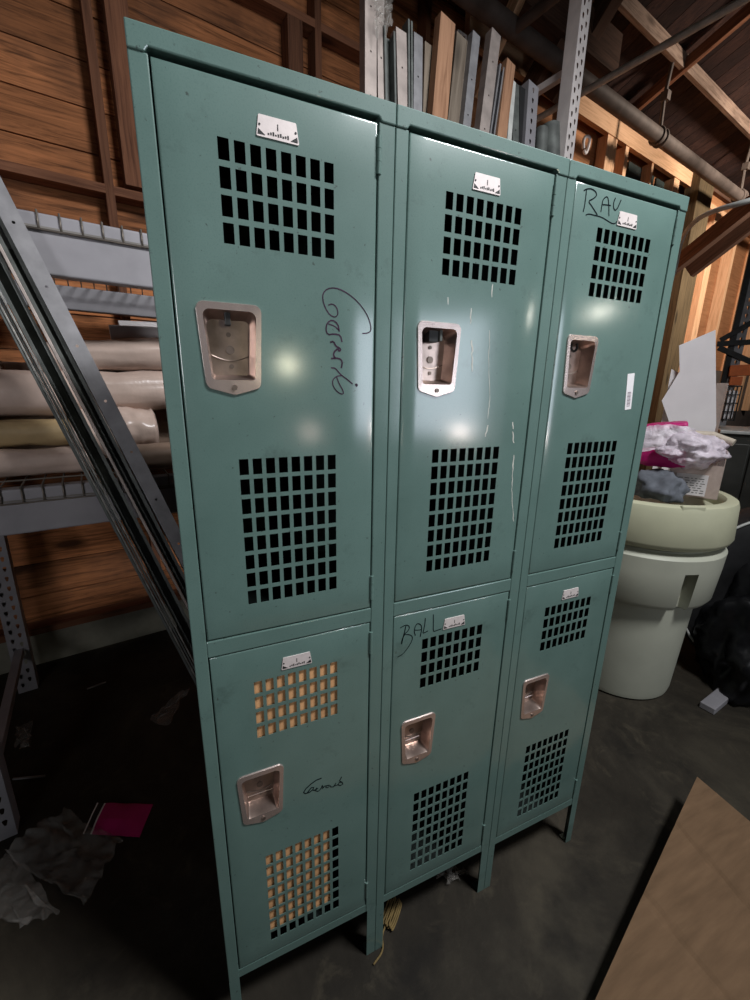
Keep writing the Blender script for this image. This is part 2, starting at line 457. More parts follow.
# visible weathered purlin: its place read on the deck plane
# rafters running up the slope
for s in (-1.5, .9, 2.9):
    a = roof(s, 1.1, -.19); c = roof(s, -8.5, -.19); rbeam('rafter', a, c, .05, .14, M['brace'])
a = at(654, 103, .9).x
rbeam('rafter', roof(a, 1.1, -.10), roof(a, -8.5, -.10), .045, .09, M['stud'])
def brace(u, v, t, ang, L, w, h, mat, rnd=.5, back=0):
    a = at(u, v, t); a.y += back * cos(ang); a.z -= back * sin(ang); return rbeam('knee_brace', a, (a.x, a.y - L * cos(ang), a.z + L * sin(ang)), w, h, mat, rnd)
brace(527, 97, 1.0, radians(45), 1.7, .10, .14, M['brace'])
brace(551, 100, 1.0, radians(45), 1.6, .10, .14, M['brace'], .6)
brace(474, 96, 1.0, radians(47), 1.7, .05, .09, M['newwood'], .9)
brace(681, 261, .75, radians(36), 3.2, .10, .14, M['brace'], .55, .35)
brace(689, 272, .75, radians(36), 3.2, .08, .14, M['brace'], .3)
# tie beams seen above the lockers
a = at(370, 40, .9); rbeam('tie_beam', (a.x - 3, .75, 4.05), (4.2, .75, 4.05), .16, .26, M['brace'], rnd=.1)
a = at(330, 0, .6)
rbeam('tie_beam', (-4, .5, 3.95), (2.4, .5, 3.95), .09, .2, M['stud'], rnd=.3)

# ================================================================== LOCKERS
CW = .381; HT = 1.981; DEP = .381
DA, DB = .0244, .0294
ZT, Z1, Z2, Z3, ZB = 1.9535, 1.087, 1.0545, .200, .1760
gap = .0022
HC, HG = .0155, .0069
cupC, cupT = .1035, 1.664
def cells(x0, n, w, g): return [(x0 + i * (w + g), x0 + i * (w + g) + w) for i in range(n)]
cxs = cells(.1025, 8, HC, HG)

def door_mesh(x0, x1, z0, z1, dz, extra):
    """x0..x1, z0..z1 door face; dz shifts upper-door features down"""
    b = MB()
    rowsA = [(1.879 + dz - i * .0355 - .0275, 1.879 + dz - i * .0355) for i in range(4)]
    rowsB = [(1.420 + dz - i * .0350 - .0275, 1.420 + dz - i * .0350) for i in range(8)]
    cup = (.0625, .1445, 1.548 + dz, 1.655 + dz)
    e = .003
    xs = sorted({x0 + e, x1 - e, cup[0], cup[1], *[q for c in cxs for q in c]})
    zs = sorted({z0 + e, z1 - e, cup[2], cup[3], *[q for c in rowsA + rowsB for q in c]})
    def hole(x, z):
        if cup[0] < x < cup[1] and cup[2] < z < cup[3]: return True
        if any(a < x < c for a, c in cxs) and any(a < z < c for a, c in rowsA + rowsB): return True
        return False
    idx = {}
    def vid(x, z, y):
        k = (round(x, 6), round(z, 6), round(y, 5))
        if k not in idx: idx[k] = len(b.v); b.v.append((x, y, z))
        return idx[k]
    def face(*q): b.f.append(tuple(vid(*p) for p in q)); b.r.append(.5); b.m.append(0)
    solid = {}
    for i in range(len(xs) - 1):
        for j in range(len(zs) - 1):
            solid[i, j] = not hole((xs[i] + xs[i + 1]) / 2, (zs[j] + zs[j + 1]) / 2)
            if solid[i, j]: face((xs[i], zs[j], 0), (xs[i + 1], zs[j], 0), (xs[i + 1], zs[j + 1], 0), (xs[i], zs[j + 1], 0))
    th = .0012
    for i in range(len(xs) - 1):
        for j in range(len(zs) - 1):
            if solid[i, j]: continue
            X0, X1, Y0, Y1 = xs[i], xs[i + 1], zs[j], zs[j + 1]
            if solid.get((i - 1, j)): face((X0, Y0, 0), (X0, Y1, 0), (X0, Y1, th), (X0, Y0, th))
            if solid.get((i + 1, j)): face((X1, Y0, 0), (X1, Y1, 0), (X1, Y1, th), (X1, Y0, th))
            if solid.get((i, j - 1)): face((X0, Y0, 0), (X1, Y0, 0), (X1, Y0, th), (X0, Y0, th))
            if solid.get((i, j + 1)): face((X0, Y1, 0), (X1, Y1, 0), (X1, Y1, th), (X0, Y1, th))
    # rolled edge and return flange; vertices shared with the face along the rim
    ring0 = [(x, z0 + e) for x in xs] + [(x1 - e, z) for z in zs[1:]] + [(x, z1 - e) for x in reversed(xs[:-1])] + [(x0 + e, z) for z in reversed(zs[1:-1])]
    def off(p, q):
        x, z = p
        return (x0 + e - q if abs(x - x0 - e) < 1e-7 else x1 - e + q if abs(x - x1 + e) < 1e-7 else x,
                z0 + e - q if abs(z - z0 - e) < 1e-7 else z1 - e + q if abs(z - z1 + e) < 1e-7 else z)
    prev = [(x, z, 0) for x, z in ring0]
    for q, y in ((.0017, .0004), (.0026, .0013), (.003, .003), (.003, .022)):
        cur = [(*off(p, q), y) for p in ring0]
        n = len(cur)
        for i in range(n): face(prev[i], prev[(i + 1) % n], cur[(i + 1) % n], cur[i])
        prev = cur
    b.cur = 1
    for pts, w in extra: b.ribbon(pts, w, lift=.0003, taper=True)
    return b

def cup_parts(door, x, z, m4, upper):
    """recessed latch cup, x = centre, z = top of the flange"""
    oc = [(x - .0495, z), (x + .0495, z), (x + .0425, z - .128), (x, z - .1395), (x - .0425, z - .128)]
    ic = [(x - .0400, z - .0115), (x + .0400, z - .0115), (x + .0330, z - .115), (x, z - .115), (x - .0330, z - .115)]
    bc = [(x - .0340, z - .022), (x + .0340, z - .022), (x + .0285, z - .107), (x, z - .107), (x - .0285, z - .107)]
    O = roundpoly(oc, [.012, .012, .012, .012, .012], 6); n = len(O)
    O2 = roundpoly([V(c) * .98 + V((x, z - .07)) * .02 for c in map(V, oc)], [.011] * 5, 6)
    I = roundpoly(ic, [.010, .010, .006, .0, .006], 6)
    Ib = roundpoly([V(c) * .97 + V((x, z - .063)) * .03 for c in map(V, ic)], [.009, .009, .006, .0, .006], 6)
    Bk = roundpoly(bc, [.009, .009, .005, 0, .005], 6)
    b = MB(); loops = [(O, .0005), (O2, -.0028), (I, -.0032), (Ib, .001), (Bk, .0300)]
    vs = [(p[0], y, p[1]) for lp, y in loops for p in lp]
    fs = []; mi = []
    for l in range(4):
        for i in range(n): fs.append((l * n + i, l * n + (i + 1) % n, (l + 1) * n + (i + 1) % n, (l + 1) * n + i))
    b.add(vs, fs); b.m = [0] * (2 * n) + [1] * (2 * n)
    b.cur = 1; b.add([vs[4 * n + i] for i in range(n)], [tuple(range(n))])
    cup = b.build('latch_cup', [M['cup'], M['cupin']], door, m4, smooth=True)
    # pressed details on the back of the cup
    def disc(name, cx, cz, r, y0, y1):
        b = MB(); kk = 14; ring = [(cx + r * cos(2 * pi * i / kk), y1, cz + r * sin(2 * pi * i / kk)) for i in range(kk)]
        b.prism(ring, (0, 0, 0), (0, y0 - y1, 0)); b.build(name, M['screw'], door, m4, smooth=True)
    disc('latch_button', x, z - .0675, .0068, .0275, .0301); disc('screw', x - .001, z - .044, .0036, .028, .0301)
    disc('screw', x + .001, z - .093, .0036, .028, .0301); disc('screw', x, z - .1265, .0042, -.0052, -.0030)
    b = MB(); b.tube([(x - .029 + .058 * i / 12, .0288, z - .0765 - .008 * sin(pi * i / 12)) for i in range(13)], .0009, 6)
    b.build('grip_rim', M['screw'], door, m4, smooth=True)
    if not upper:
        b = MB(); b.tube([(x - .026, .026, z - .088), (x + .026, .026, z - .088)], .0012, 6); b.build('grip_bar', M['cup'], door, m4, smooth=True)
    return cup

def lever(door, x, z, m4, kind):
    b = MB()
    if kind == 'tab':      # dark finger tab hanging from the cup's top
        b.prism([(x - .0045, 0, z - .010), (x + .0045, 0, z - .010), (x + .0045, 0, z - .033), (x - .0045, 0, z - .033)], (0, .004, 0), (0, .016, 0))
        b.build('latch_lever', M['dark'], door, m4, bevel=.0015)
    elif kind == 'block':
        b.box(x - .017, x + .004, .008, .0285, z - .036, z - .013); b.cur = 1
        b.box(x + .005, x + .011, .004, .026, z - .034, z - .012)
        b.build('latch_lever', [M['dark'], M['galv_dark']], door, m4, bevel=.001)
    elif kind == 'ring':
        pts = [(x - .006 + .010 * cos(a), .016, z - .024 + .010 * sin(a)) for a in [2 * pi * i / 16 for i in range(17)]]
        b.tube(pts, .0028, 8, caps=False); b.cur = 1
        b.box(x - .009, x - .002, .024, .029, z - .028, z - .020)
        b.build('latch_lever', [M['dark'], M['plate']], door, m4, smooth=True)
    else:
        b.box(x - .005, x + .005, .010, .024, z - .022, z - .012); b.build('latch_lever', M['galv_dark'], door, m4, bevel=.001)

def plate(door, x, z, m4):
    """small trapezoid number plate, z = its top edge"""
    b = MB()
    oc = [(x - .0275, z), (x + .0275, z), (x + .0315, z - .027), (x - .0315, z - .027)]
    P = roundpoly(oc, [.0015] * 4, 3); n = len(P)
    b.prism([(p[0], 0, p[1]) for p in P], (0, -.0016, 0), (0, .0003, 0))
    b.cur = 1
    for sg in (-1, 1):
        tri = [(x + sg * .0285, -.0020, z - .0175), (x + sg * .0295, -.0020, z - .0245), (x + sg * .0185, -.0020, z - .0245)]
        b.prism(tri, (0, 0, 0), (0, .0006, 0))
        kk = 8; b.prism([(x + sg * .0265 + .0016 * cos(2 * pi * i / kk), -.0022, z - .0125 + .0016 * sin(2 * pi * i / kk)) for i in range(kk)], (0, 0, 0), (0, .0008, 0))
    b.box(x - .0006, x + .0006, -.0021, -.0014, z - .0155, z - .0075)
    for i in range(9):
        xx = x - .015 + i * .0036; b.box(xx, xx + .0022, -.0020, -.0014, z - .0232 + .0006 * (i % 2), z - .0208 + .0012 * (i % 3))
    b.build('number_plate', [M['plate'], M['dark']], door, m4)

def door(lock, c, upper, writing=None, scratches=(), lev='tab', face_y=0):
    x0, x1 = DA + gap, CW - DB - gap
    z0, z1 = (Z1 + gap, ZT - .0035) if upper else (Z3 + gap, Z2 - gap)
    dz = 0 if upper else -.9015
    m4 = Matrix.Translation((c * CW, .0012, 0))
    inv = m4.inverted()
    ex = [([inv @ V((p[0], .0012, p[2])) for p in pts], w) for pts, w in scratches]
    o = door_mesh(x0, x1, z0, z1, dz, ex).build('door', [M['teal'], M['primer']], lock, m4, smooth=True)
    cup_parts(o, cupC, cupT + (0 if upper else -.9025), m4, upper)
    lever(o, cupC - (.003 if c == 0 else 0), cupT + (0 if upper else -.9025), m4, lev)
    plate(o, .1885, 1.918 if upper else 1.0175, m4)
    for zz in ((1.932, 1.162) if upper else (1.030, .285)):
        b = MB()
        for i in range(3):
            b.tube([(x1 + .0025, -.0005, zz - .018 * i), (x1 + .0025, -.0005, zz - .018 * i - .0172)], .0042, 10)
        b.build('hinge', M['teal'], o, m4, smooth=True)
    if writing:
        b = MB()
        for pts, w in writing['strokes']:
            q = [inv @ V((p.x, .0012, p.z)) for p in (chaikin([ondoor(*p) for p in pts], 1) if writing['strokes'] is not small_name else [ondoor(*p) for p in pts])]
            b.ribbon(q, w, lift=.0004)
        b.build('marker_writing', M[writing['mat']], o, m4)
    return o, m4

def z_pts(x0, y0, sc, pts): return [(x0 + a / sc, y0 + b_ / sc) for a, b_ in pts]
g1 = lambda *p: z_pts(310, 280, 8, p)
big_name = [
    (g1((420, 428), (465, 425), (490, 405), (488, 360), (465, 290), (420, 215), (350, 140), (270, 85), (200, 60), (140, 68), (105, 105), (103, 160), (125, 225), (160, 280), (205, 300), (228, 270), (215, 215), (180, 188), (148, 200)), .0019),
    (g1((148, 350), (200, 368), (234, 402)), .0018),
    (g1((236, 412), (225, 350), (180, 316), (138, 342), (128, 395), (142, 438), (200, 430), (246, 442), (258, 496)), .0024),
    (g1((163, 498), (190, 490), (208, 530), (240, 545), (248, 560), (232, 570), (225, 548), (196, 572), (188, 600), (204, 626)), .0030),
    (g1((170, 628), (232, 624), (262, 650), (252, 705)), .0028),
    (g1((170, 702), (204, 704), (228, 735), (256, 764), (300, 795), (342, 832)), .0022),
    (g1((256, 764), (212, 770), (180, 802), (186, 852), (226, 902), (270, 916), (266, 884), (234, 828), (214, 776)), .0020),
    (g1((365, 845), (372, 832), (380, 842), (368, 850)), .0035),
]
g2 = lambda *p: z_pts(575, 180, 10.714, p)
ray_name = [
    (g2((128, 100), (120, 180), (108, 270), (92, 340)), .0026),
    (g2((98, 112), (135, 92), (185, 92), (230, 125), (238, 165), (200, 200), (145, 225), (190, 285), (245, 375)), .0026),
    (g2((118, 375), (150, 360), (210, 375), (290, 395), (360, 440), (410, 468), (440, 462), (452, 440)), .0022),
    (g2((282, 340), (292, 270), (305, 205), (345, 172), (362, 200), (368, 290), (368, 385)), .0024),
    (g2((300, 262), (345, 265), (390, 272)), .0024),
    (g2((440, 188), (420, 230), (415, 290), (432, 328), (462, 300), (482, 250), (500, 210)), .0026),
]
g3 = lambda *p: z_pts(390, 605, 12.5, p)
ball_name = [
    (g3((200, 265), (185, 340), (160, 430), (145, 510), (150, 440), (185, 370)), .0026),
    (g3((130, 290), (165, 268), (210, 250), (248, 270), (235, 320), (175, 375), (240, 370), (285, 395), (278, 450), (225, 540), (160, 620), (95, 655)), .0023),
    (g3((320, 385), (302, 330), (320, 260), (350, 230), (392, 250), (400, 300), (380, 400)), .0024),
    (g3((310, 315), (350, 318), (402, 308)), .0020),
    (g3((445, 165), (438, 240), (425, 310), (412, 358), (450, 340), (480, 325)), .0024),
    (g3((545, 120), (545, 220), (543, 315), (550, 335), (600, 315), (648, 300)), .0024),
]
g4 = lambda *p: z_pts(295, 770, 12.5, p)
small_name = [
    (g4((335, 105), (270, 130), (200, 180), (140, 235), (108, 285), (130, 300), (180, 285), (225, 250), (235, 220), (205, 225), (170, 270), (150, 295)), .0030),
    (g4((225, 260), (260, 250), (288, 235), (272, 228), (252, 262), (290, 272), (325, 238), (345, 192), (352, 215), (338, 242), (375, 205), (405, 200)), .0028),
    (g4((432, 192), (395, 203), (385, 224), (410, 226), (440, 198), (448, 216), (482, 215), (515, 165), (500, 205), (540, 185)), .0028),
    (g4((585, 88), (558, 140), (588, 158), (602, 180), (570, 198), (540, 190), (550, 165), (582, 155)), .0028),
]
def scr(x0, y0, s, pts, w): return ([ondoor(x0 + a / s, y0 + c / s) for a, c in pts], w)
def jag(p, n=10, j=.0012, w=.0018):
    """a broken vertical scratch along pixel polyline p"""
    out = []; P = [ondoor(*q) for q in p]
    tot = []
    for a, c in zip(P[:-1], P[1:]):
        for i in range(n): tot.append(a.lerp(c, i / n) + V((random.uniform(-j, j), 0, 0)))
    i = 0
    while i < len(tot) - 3:
        L = random.randint(3, 7); out.append((tot[i:i + L + 1], w * random.uniform(.8, 2.1))); i += L + random.choice((0, 0, 1))
    return out
scratches = jag([(493, 284), (491, 310)], 8) + jag([(490, 330), (489, 360), (490, 400), (487, 428)], 9, .0008, .0013) + jag([(488, 425), (485, 440)], 5) \
    + jag([(472, 308), (470, 330)], 7) + jag([(472, 340), (473, 375)], 10, .0018) + jag([(448, 297), (449, 312)], 6, .0006, .0012) \
    + jag([(513, 422), (514, 450)], 12, .0018, .0026) + jag([(514, 455), (512, 490), (514, 525)], 10, .0010, .0018)

specs = [
    ('left teal two-tier locker, tan cardboard showing behind its lower door', ('tab', 'flat')),
    ('middle teal two-tier locker, long white scratches down its upper door', ('block', 'flat')),
    ('right teal two-tier locker, narrow white barcode sticker on upper door', ('ring', 'flat')),
]
lockers = []
for c, (lab, lev) in enumerate(specs):
    L = tag(empty('locker', (c * CW, 0, 0)), lab, 'locker', 'teal lockers bolted in a row')
    T4 = Matrix.Translation((c * CW, 0, 0))
    g = .0006
    # body: sides, back, top, floor and the shelf between tiers
    b = MB(); t = .0015
    b.box(g + .001, g + t, .004, DEP, ZB, HT - .002); b.box(CW - g - t, CW - g - .001, .004, DEP, ZB, HT - .002)
    b.box(g, CW - g, DEP - t, DEP, ZB, HT - .002); b.box(g, CW - g, .004, DEP, HT - .004, HT - .002)
    b.box(g, CW - g, .02, DEP, ZB + .002, ZB + .004); b.box(g + t, CW - g - t, .024, DEP - t, 1.068, 1.070)
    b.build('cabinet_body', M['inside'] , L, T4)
    # outer skin of the sides and top in enamel
    b = MB(); b.box(g, g + .001, .003, DEP + .001, ZB, HT - .002); b.box(CW - g - .001, CW - g, .003, DEP + .001, ZB, HT - .002)
    b.box(g, CW - g, .003, DEP + .001, HT - .002, HT - .001)
    b.build('outer_panels', M['teal'], L, T4)
    b = MB()
    b.box(g, DA, 0, .022, ZB, 1.9510); b.box(CW - DB, CW - g, 0, .022, ZB, 1.9510)
    b.box(DA + .0002, CW - DB - .0002, .0002, .022, Z2, Z1)
    fr = b.build('front_frame', M['teal'], L, T4, bevel=.0016)
    b = MB(); b.box(DA + .0002, CW - DB - .0002, .0016, .022, ZB, Z3)
    b.build('kick_rail', M['teal'], L, T4)
    # hood along the top, its ends notched down over the uprights
    b = MB()
    pol = [(g, 0, 1.9508), (DA - .004, 0, 1.9508), (DA + .001, 0, 1.9572), (CW - DB - .001, 0, 1.9572), (CW - DB + .004, 0, 1.9508), (CW - g, 0, 1.9508), (CW - g, 0, HT), (g, 0, HT)]
    b.prism(pol, (0, -.0022, 0), (0, .024, 0)); b.build('hood', M['teal'], L, T4, bevel=.0018)
    for (xa, xb) in ((g, .0240), (CW - .0260, CW - g)):
        for yy in (0, DEP - .03):
            b = MB()
            b.box(xa, xb, yy + .0006, yy + .0022, 0, ZB)
            xo = xa if xa < .1 else xb - .0016
            b.box(xo, xo + .0016, yy + .0022, yy + .030, 0, ZB)
            b.box(xa, xb, yy + .001, yy + .030, 0, .0015)
            b.build('leg', M['teal'], L, T4, bevel=.0006)
    up, m4 = door(L, c, True, {0: dict(strokes=big_name, mat='purple_ink'), 2: dict(strokes=ray_name, mat='ink')}.get(c), scratches if c == 1 else (), lev[0])
    lo, m4 = door(L, c, False, {0: dict(strokes=small_name, mat='ink'), 1: dict(strokes=ball_name, mat='ink')}.get(c), (), lev[1])
    if c == 2:
        b = MB(); q = [m4.inverted() @ V((p.x, .0012, p.z)) for p in (ondoor(628, 374), ondoor(635, 373), ondoor(631.2, 409), ondoor(625, 410))]
        b.prism(q, (0, -.0006, 0), (0, -.0001, 0)); b.cur = 1
        for i in range(12):
            f0 = .52 + i * .035; a = q[0].lerp(q[3], f0).lerp(q[1].lerp(q[2], f0), .22); d = q[0].lerp(q[3], f0).lerp(q[1].lerp(q[2], f0), .75)
            b.ribbon([a, d], .0012 if i % 3 else .0022, lift=.0009)
        b.build('barcode_sticker', [M['label'], M['print']], up, m4)
    lockers.append(L)

# cardboard inside the lower left locker
b = MB(); b.prism([(x_, .0065, z_) for x_, z_ in ((.03, 1.035), (.335, 1.035), (.33, .70), (.258, .66), (.2545, .268), (.03, .262), (.03, .600), (.158, .600), (.158, .775), (.03, .775))], (0, 0, 0), (0, .003, 0))
tag(b.build('cardboard_sheet', M['cardin']), 'tan cardboard seen through the vents of the lower left locker', 'cardboard')

# debris along the top of the right locker
b = MB(); pts = [V((.775 + i * .012, .06 + .02 * sin(i * 1.7), HT + .004 + .007 * abs(sin(i * 2.3)))) for i in range(16)]
b.tube(chaikin(pts, 1), .004, 6)
tag(b.build('cable', M['rubber'], None, smooth='all'), 'short black cable lying along the top of the right locker', 'cable')

# ================================================================== PALLET RACK
rack = tag(empty('pallet_rack', W(0, 0, 0)), 'grey pallet rack behind the lockers with wire decks and perforated uprights', 'storage rack')
def tear(cx, cz, s=1):
    return [(cx + x * s, cz + y * s) for x, y in ((-.0075, .009), (-.004, .013), (.004, .013), (.0075, .009), (.0065, .001), (.003, -.011), (-.003, -.011), (-.0065, .001))]
def upright(name, s0, s1, t, H, mat, parent, z0=0, face=-1, lo=None, hi=None, M4=MW, two=True, pitch=.0508):
    """C-shaped perforated post; the face with teardrop holes looks towards -t (face=-1)"""
    lo = z0 if lo is None else lo; hi = H if hi is None else hi
    b = MB(); w = s1 - s0; holes = []
    z = max(z0 + .04, lo)
    while z < min(H - .03, hi):
        if two:
            holes.append(tear(s0 + w * .30, z)); holes.append(tear(s0 + w * .70, z + pitch * .5))
        else: holes.append(tear((s0 + s1) / 2, z))
        z += pitch
    holed_plate(b, [(s0, z0), (s1, z0), (s1, H), (s0, H)], holes, lambda x, y: (x, t, y))
    d = .07
    b.cur = 0
    b.prism([(s0, t + .0015, z0), (s0 + .002, t + .0015, z0), (s0 + .002, t + .0015, H), (s0, t + .0015, H)], (0, 0, 0), (0, d, 0))
    b.prism([(s1 - .002, t + .0015, z0), (s1, t + .0015, z0), (s1, t + .0015, H), (s1 - .002, t + .0015, H)], (0, 0, 0), (0, d, 0))
    b.prism([(s0, t + d, z0), (s0 + .02, t + d, z0), (s0 + .02, t + d, H), (s0, t + d, H)], (0, 0, 0), (0, .002, 0))
    b.prism([(s1 - .02, t + d, z0), (s1, t + d, z0), (s1, t + d, H), (s1 - .02, t + d, H)], (0, 0, 0), (0, .002, 0))
    return b.build(name, mat, parent, M4)
RT = .95
for s0, s1, mt in ((-.052, .026, M['rackpaint']), (2.70, 2.78, M['rackwhite'])):
    upright('upright', s0, s1, 0, 3.75, mt, rack)
    upright('upright', s0, s1, RT - .07, 3.75, mt, rack, two=True)
    b = MB()
    sc = (s0 + s1) / 2
    for za, zb_ in ((.23, .23), (.26, 1.15), (1.2, 1.2), (1.25, 2.1), (2.15, 2.15), (2.2, 3.1), (3.15, 3.15)):
        beam('brace', W(sc, .06, za), W(sc, RT - .06, zb_), .034, .034, mt, rack, bevel=.002)
def rbm(s0, s1, t0, t1, z0, z1):
    b = MB(); b.box(s0, s1, t0, t1, z0, z1); return b.build('crossbeam', M['rackpaint'], rack, MW, bevel=.006, seg=3)
BZ = ((1.085, 1.227), (1.835, 1.992))
for z0, z1 in BZ:
    rbm(.028, 2.70, 0, .045, z0, z1); rbm(.028, 2.70, RT - .045, RT, z0 + .028, z1 - .028)
    # ledge line and end connectors
    for s0, s1 in ((.0265, .075), (2.652, 2.698)):
        b = MB(); b.box(s0, s1, -.006, -.0002, z0 - .03, z1 + .01); b.build('connector', M['rackpaint'], rack, MW, bevel=.002)
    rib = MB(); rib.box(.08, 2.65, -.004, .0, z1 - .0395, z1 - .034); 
    wires = MB(); zz = z1 + .0035
    s = .075
    while s < 2.66:
        wires.tube([(s, -.0045, z1 - .045), (s, -.0045, zz), (s, RT + .004, zz), (s, RT + .004, z1 - .045)], .0029, 6); s += .0508
    for t in (-.006, .10, .26, .42, .58, .74, .89): 
        wires.tube([(.06, t, zz + (.004 if t > 0 else -.047)), (2.68, t, zz + (.004 if t > 0 else -.047))], .0029, 6)
    wires.build('wire_deck', M['wire'], rack, MW, smooth='all')
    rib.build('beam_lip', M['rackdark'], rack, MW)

# rolls of wrapped paper stored on the lower deck (axis along the rack)
def roll(name, s0, s1, t, z, r, mat, lab, end='tuck', tilt=0, tz=0, r1=None, seed=0, core=True, grp='wrapped paper rolls on the lower rack deck'):
    o = tag(empty(name, W(s0, t, z)), lab, 'paper roll', grp)
    k = 40; n = 34; b = MB(); r1 = r1 or r
    vs = []
    for i in range(n):
        f = i / (n - 1); s = s0 + (s1 - s0) * f
        R = r + (r1 - r) * f
        for j in range(k):
            a = 2 * pi * j / k
            d = noise.fractal(V((s * 9 + seed * 7, cos(a) * 1.1 + seed, sin(a) * 1.1)), .8, 2, 4) * .13
            d += .06 * noise.noise(V((s * 30, a * 4, seed)))
            rr = R * (1 + d) * (.80 if i in (0, n - 1) else 1)
            vs.append((s, t + tilt * f + rr * cos(a), z + tz * f + rr * .92 * sin(a)))
    fs = [(i * k + j, i * k + (j + 1) % k, (i + 1) * k + (j + 1) % k, (i + 1) * k + j) for i in range(n - 1) for j in range(k)]
    b.add(vs, fs)
    for base, sgn in ((0, -1), ((n - 1) * k, 1)):
        ctr = V((s0 if sgn < 0 else s1, t + (tilt if sgn > 0 else 0), z + (tz if sgn > 0 else 0)))
        o1 = len(b.v)
        ring = [V(vs[base + j]) for j in range(k)]
        for q, dep in ((.80, .004), (.55, .012), (.2, .02)):
            b.v += [tuple(ctr + (p - ctr) * q + V((-sgn * dep * (1 + .6 * sin(j * 1.9)), 0, 0))) for j, p in enumerate(ring)]
        for l in range(3):
            A = base if l == 0 else o1 + (l - 1) * k; B = o1 + l * k
            for j in range(k): b.f.append((A + j, A + (j + 1) % k, B + (j + 1) % k, B + j)); b.r.append(.5); b.m.append(0 if l == 0 else 1)
        b.f.append(tuple(o1 + 2 * k + j for j in range(k))); b.r.append(.5); b.m.append(1)
    b.build('wrapping', [mat, M['tanwrap']], o, MW, smooth='all')
    return o
DZ = 1.232
def rz(u, v, t): return at(u, v, t)
# bottom row
roll('paper_roll', -.75, .44, .16, DZ + .053, .048, M['pinkwrap'], 'pale striped paper roll lowest at the front, resting on the wire deck', seed=1, tz=-.002)
roll('paper_roll', .50, 1.9, .10, DZ + .052, .050, M['tanwrap'], 'brown roll lowest beside the locker, end just showing', seed=2)
roll('paper_roll', -.75, .47, .20, DZ + .142, .047, M['yellowroll'], 'yellowed paper roll in the row above the striped one', seed=3)
roll('paper_roll', .37, .635, .20, DZ + .135, .092, M['pinkwrap'], 'short pinkish roll with crumpled open end beside the locker', seed=4)
roll('paper_roll', -.75, 1.9, .25, DZ + .235, .080, M['pinkwrap'], 'long pale plastic-wrapped roll crossing behind the leaning studs', seed=5, tz=.09)
roll('paper_roll', .30, 1.9, .25, DZ + .385, .055, M['pinkwrap'], 'plastic-wrapped pale roll topmost in the stack', seed=6, tz=.14, r1=.095)
roll('paper_roll', -.75, .20, .38, DZ + .335, .055, M['tanwrap'], 'brown wrapped roll at the upper left of the stack', seed=8)
roll('paper_roll', -.75, 1.9, .46, DZ + .105, .10, M['tanwrap'], 'brown roll low behind the front rolls', seed=9)
roll('paper_roll', -.7, 1.85, .52, DZ + .29, .09, M['tanwrap'], 'brown roll filling the stack behind the long pale one', seed=10)
for i, (u, v, L) in enumerate(((110, 332, .55), (120, 326, .5), (137, 326, .6))):
    p = at(u, v, .35); o = MB()
    o.tube([(p.x, .35 + .05 * i, p.z), (p.x + L, .35 + .05 * i, p.z + .02)], .026, 16)
    tag(o.build('paper_tube', M['paper'], None, MW, smooth=True), ['leftmost and lowest', 'middle', 'rightmost'][i] + ' white paper tube lying on top of the wrapped rolls', 'paper tube', 'white tubes on the rolls')

# ================================================================== LEANING STOCK
# plane leaning back onto the rack's crossbeams: t = -.36 at the floor, -.04 at 1.95 m
LT0, LT1, LZ = -.36, -.045, 1.99
nrm = V((0, 1, 0))
sl = (LT1 - LT0) / LZ
nP = (XT - V((0, 0, 1)) * sl).normalized()
def atl(u, v, off=0):
    P = F0 + XT * (LT0 + off)
    return hit(u, v, P, nP)
def lean(name, ub, vb, ut, vt, wpx, mat, lab, cat, depth=.03, kind='box', off=0, hidden_top=0, grp='metal and timber leaning behind the lockers'):
    """(ub,vb)-(ut,vt): left edge of the piece; wpx its width in the photo; foot goes on to the floor"""
    A = atl(ub, vb, off); B = atl(ut, vt, off); C = atl(ub + wpx, vb + wpx * .3, off)
    d = (B - A).normalized(); w = (C - A) - d * (C - A).dot(d); wid = w.length; w.normalize()
    nn = d.cross(w).normalized()
    if nn.dot(CAM - A) > 0: nn = -nn       # nn points away from the viewer
    foot = A - d * (A.z / d.z); L = (B - foot).length + hidden_top
    m4 = Matrix((d, w, nn)).transposed().to_4x4(); m4.translation = foot + w * 0 + V((0, 0, .012))
    b = MB(); t = .0016; b.rnd = random.random()
    if kind == 'box': b.box(0, L, 0, wid, 0, depth)
    elif kind == 'flange':   # channel seen from its web
        hs = []; x_ = .12
        while wid > .03 and x_ < L - .1:
            hs.append([(x_ + .004 * cos(q), wid * .5 + .004 * sin(q)) for q in [2 * pi * i / 8 for i in range(8)]]); x_ += .16
        holed_plate(b, [(0, 0), (L, 0), (L, wid), (0, wid)], hs, lambda x, y: (x, y, 0)); b.box(0, L, 0, t, t, depth); b.box(0, L, wid - t, wid, t, depth)
        b.box(0, L, t, .008, depth - t, depth); b.box(0, L, wid - .008, wid - t, depth - t, depth)
    elif kind == 'open':     # channel seen into its open side
        b.box(0, L, 0, wid, depth - t, depth); b.box(0, L, 0, t, 0, depth - t); b.box(0, L, wid - t, wid, 0, depth - t)
        b.box(0, L, t, .009, 0, t); b.box(0, L, wid - .009, wid - t, 0, t)
    o = b.build(name, mat, None, m4, bevel=.0012 if kind == 'box' else 0)
    tag(o, lab, cat, grp)
    return o
G = 'galvanised studs leaning together left of the lockers'
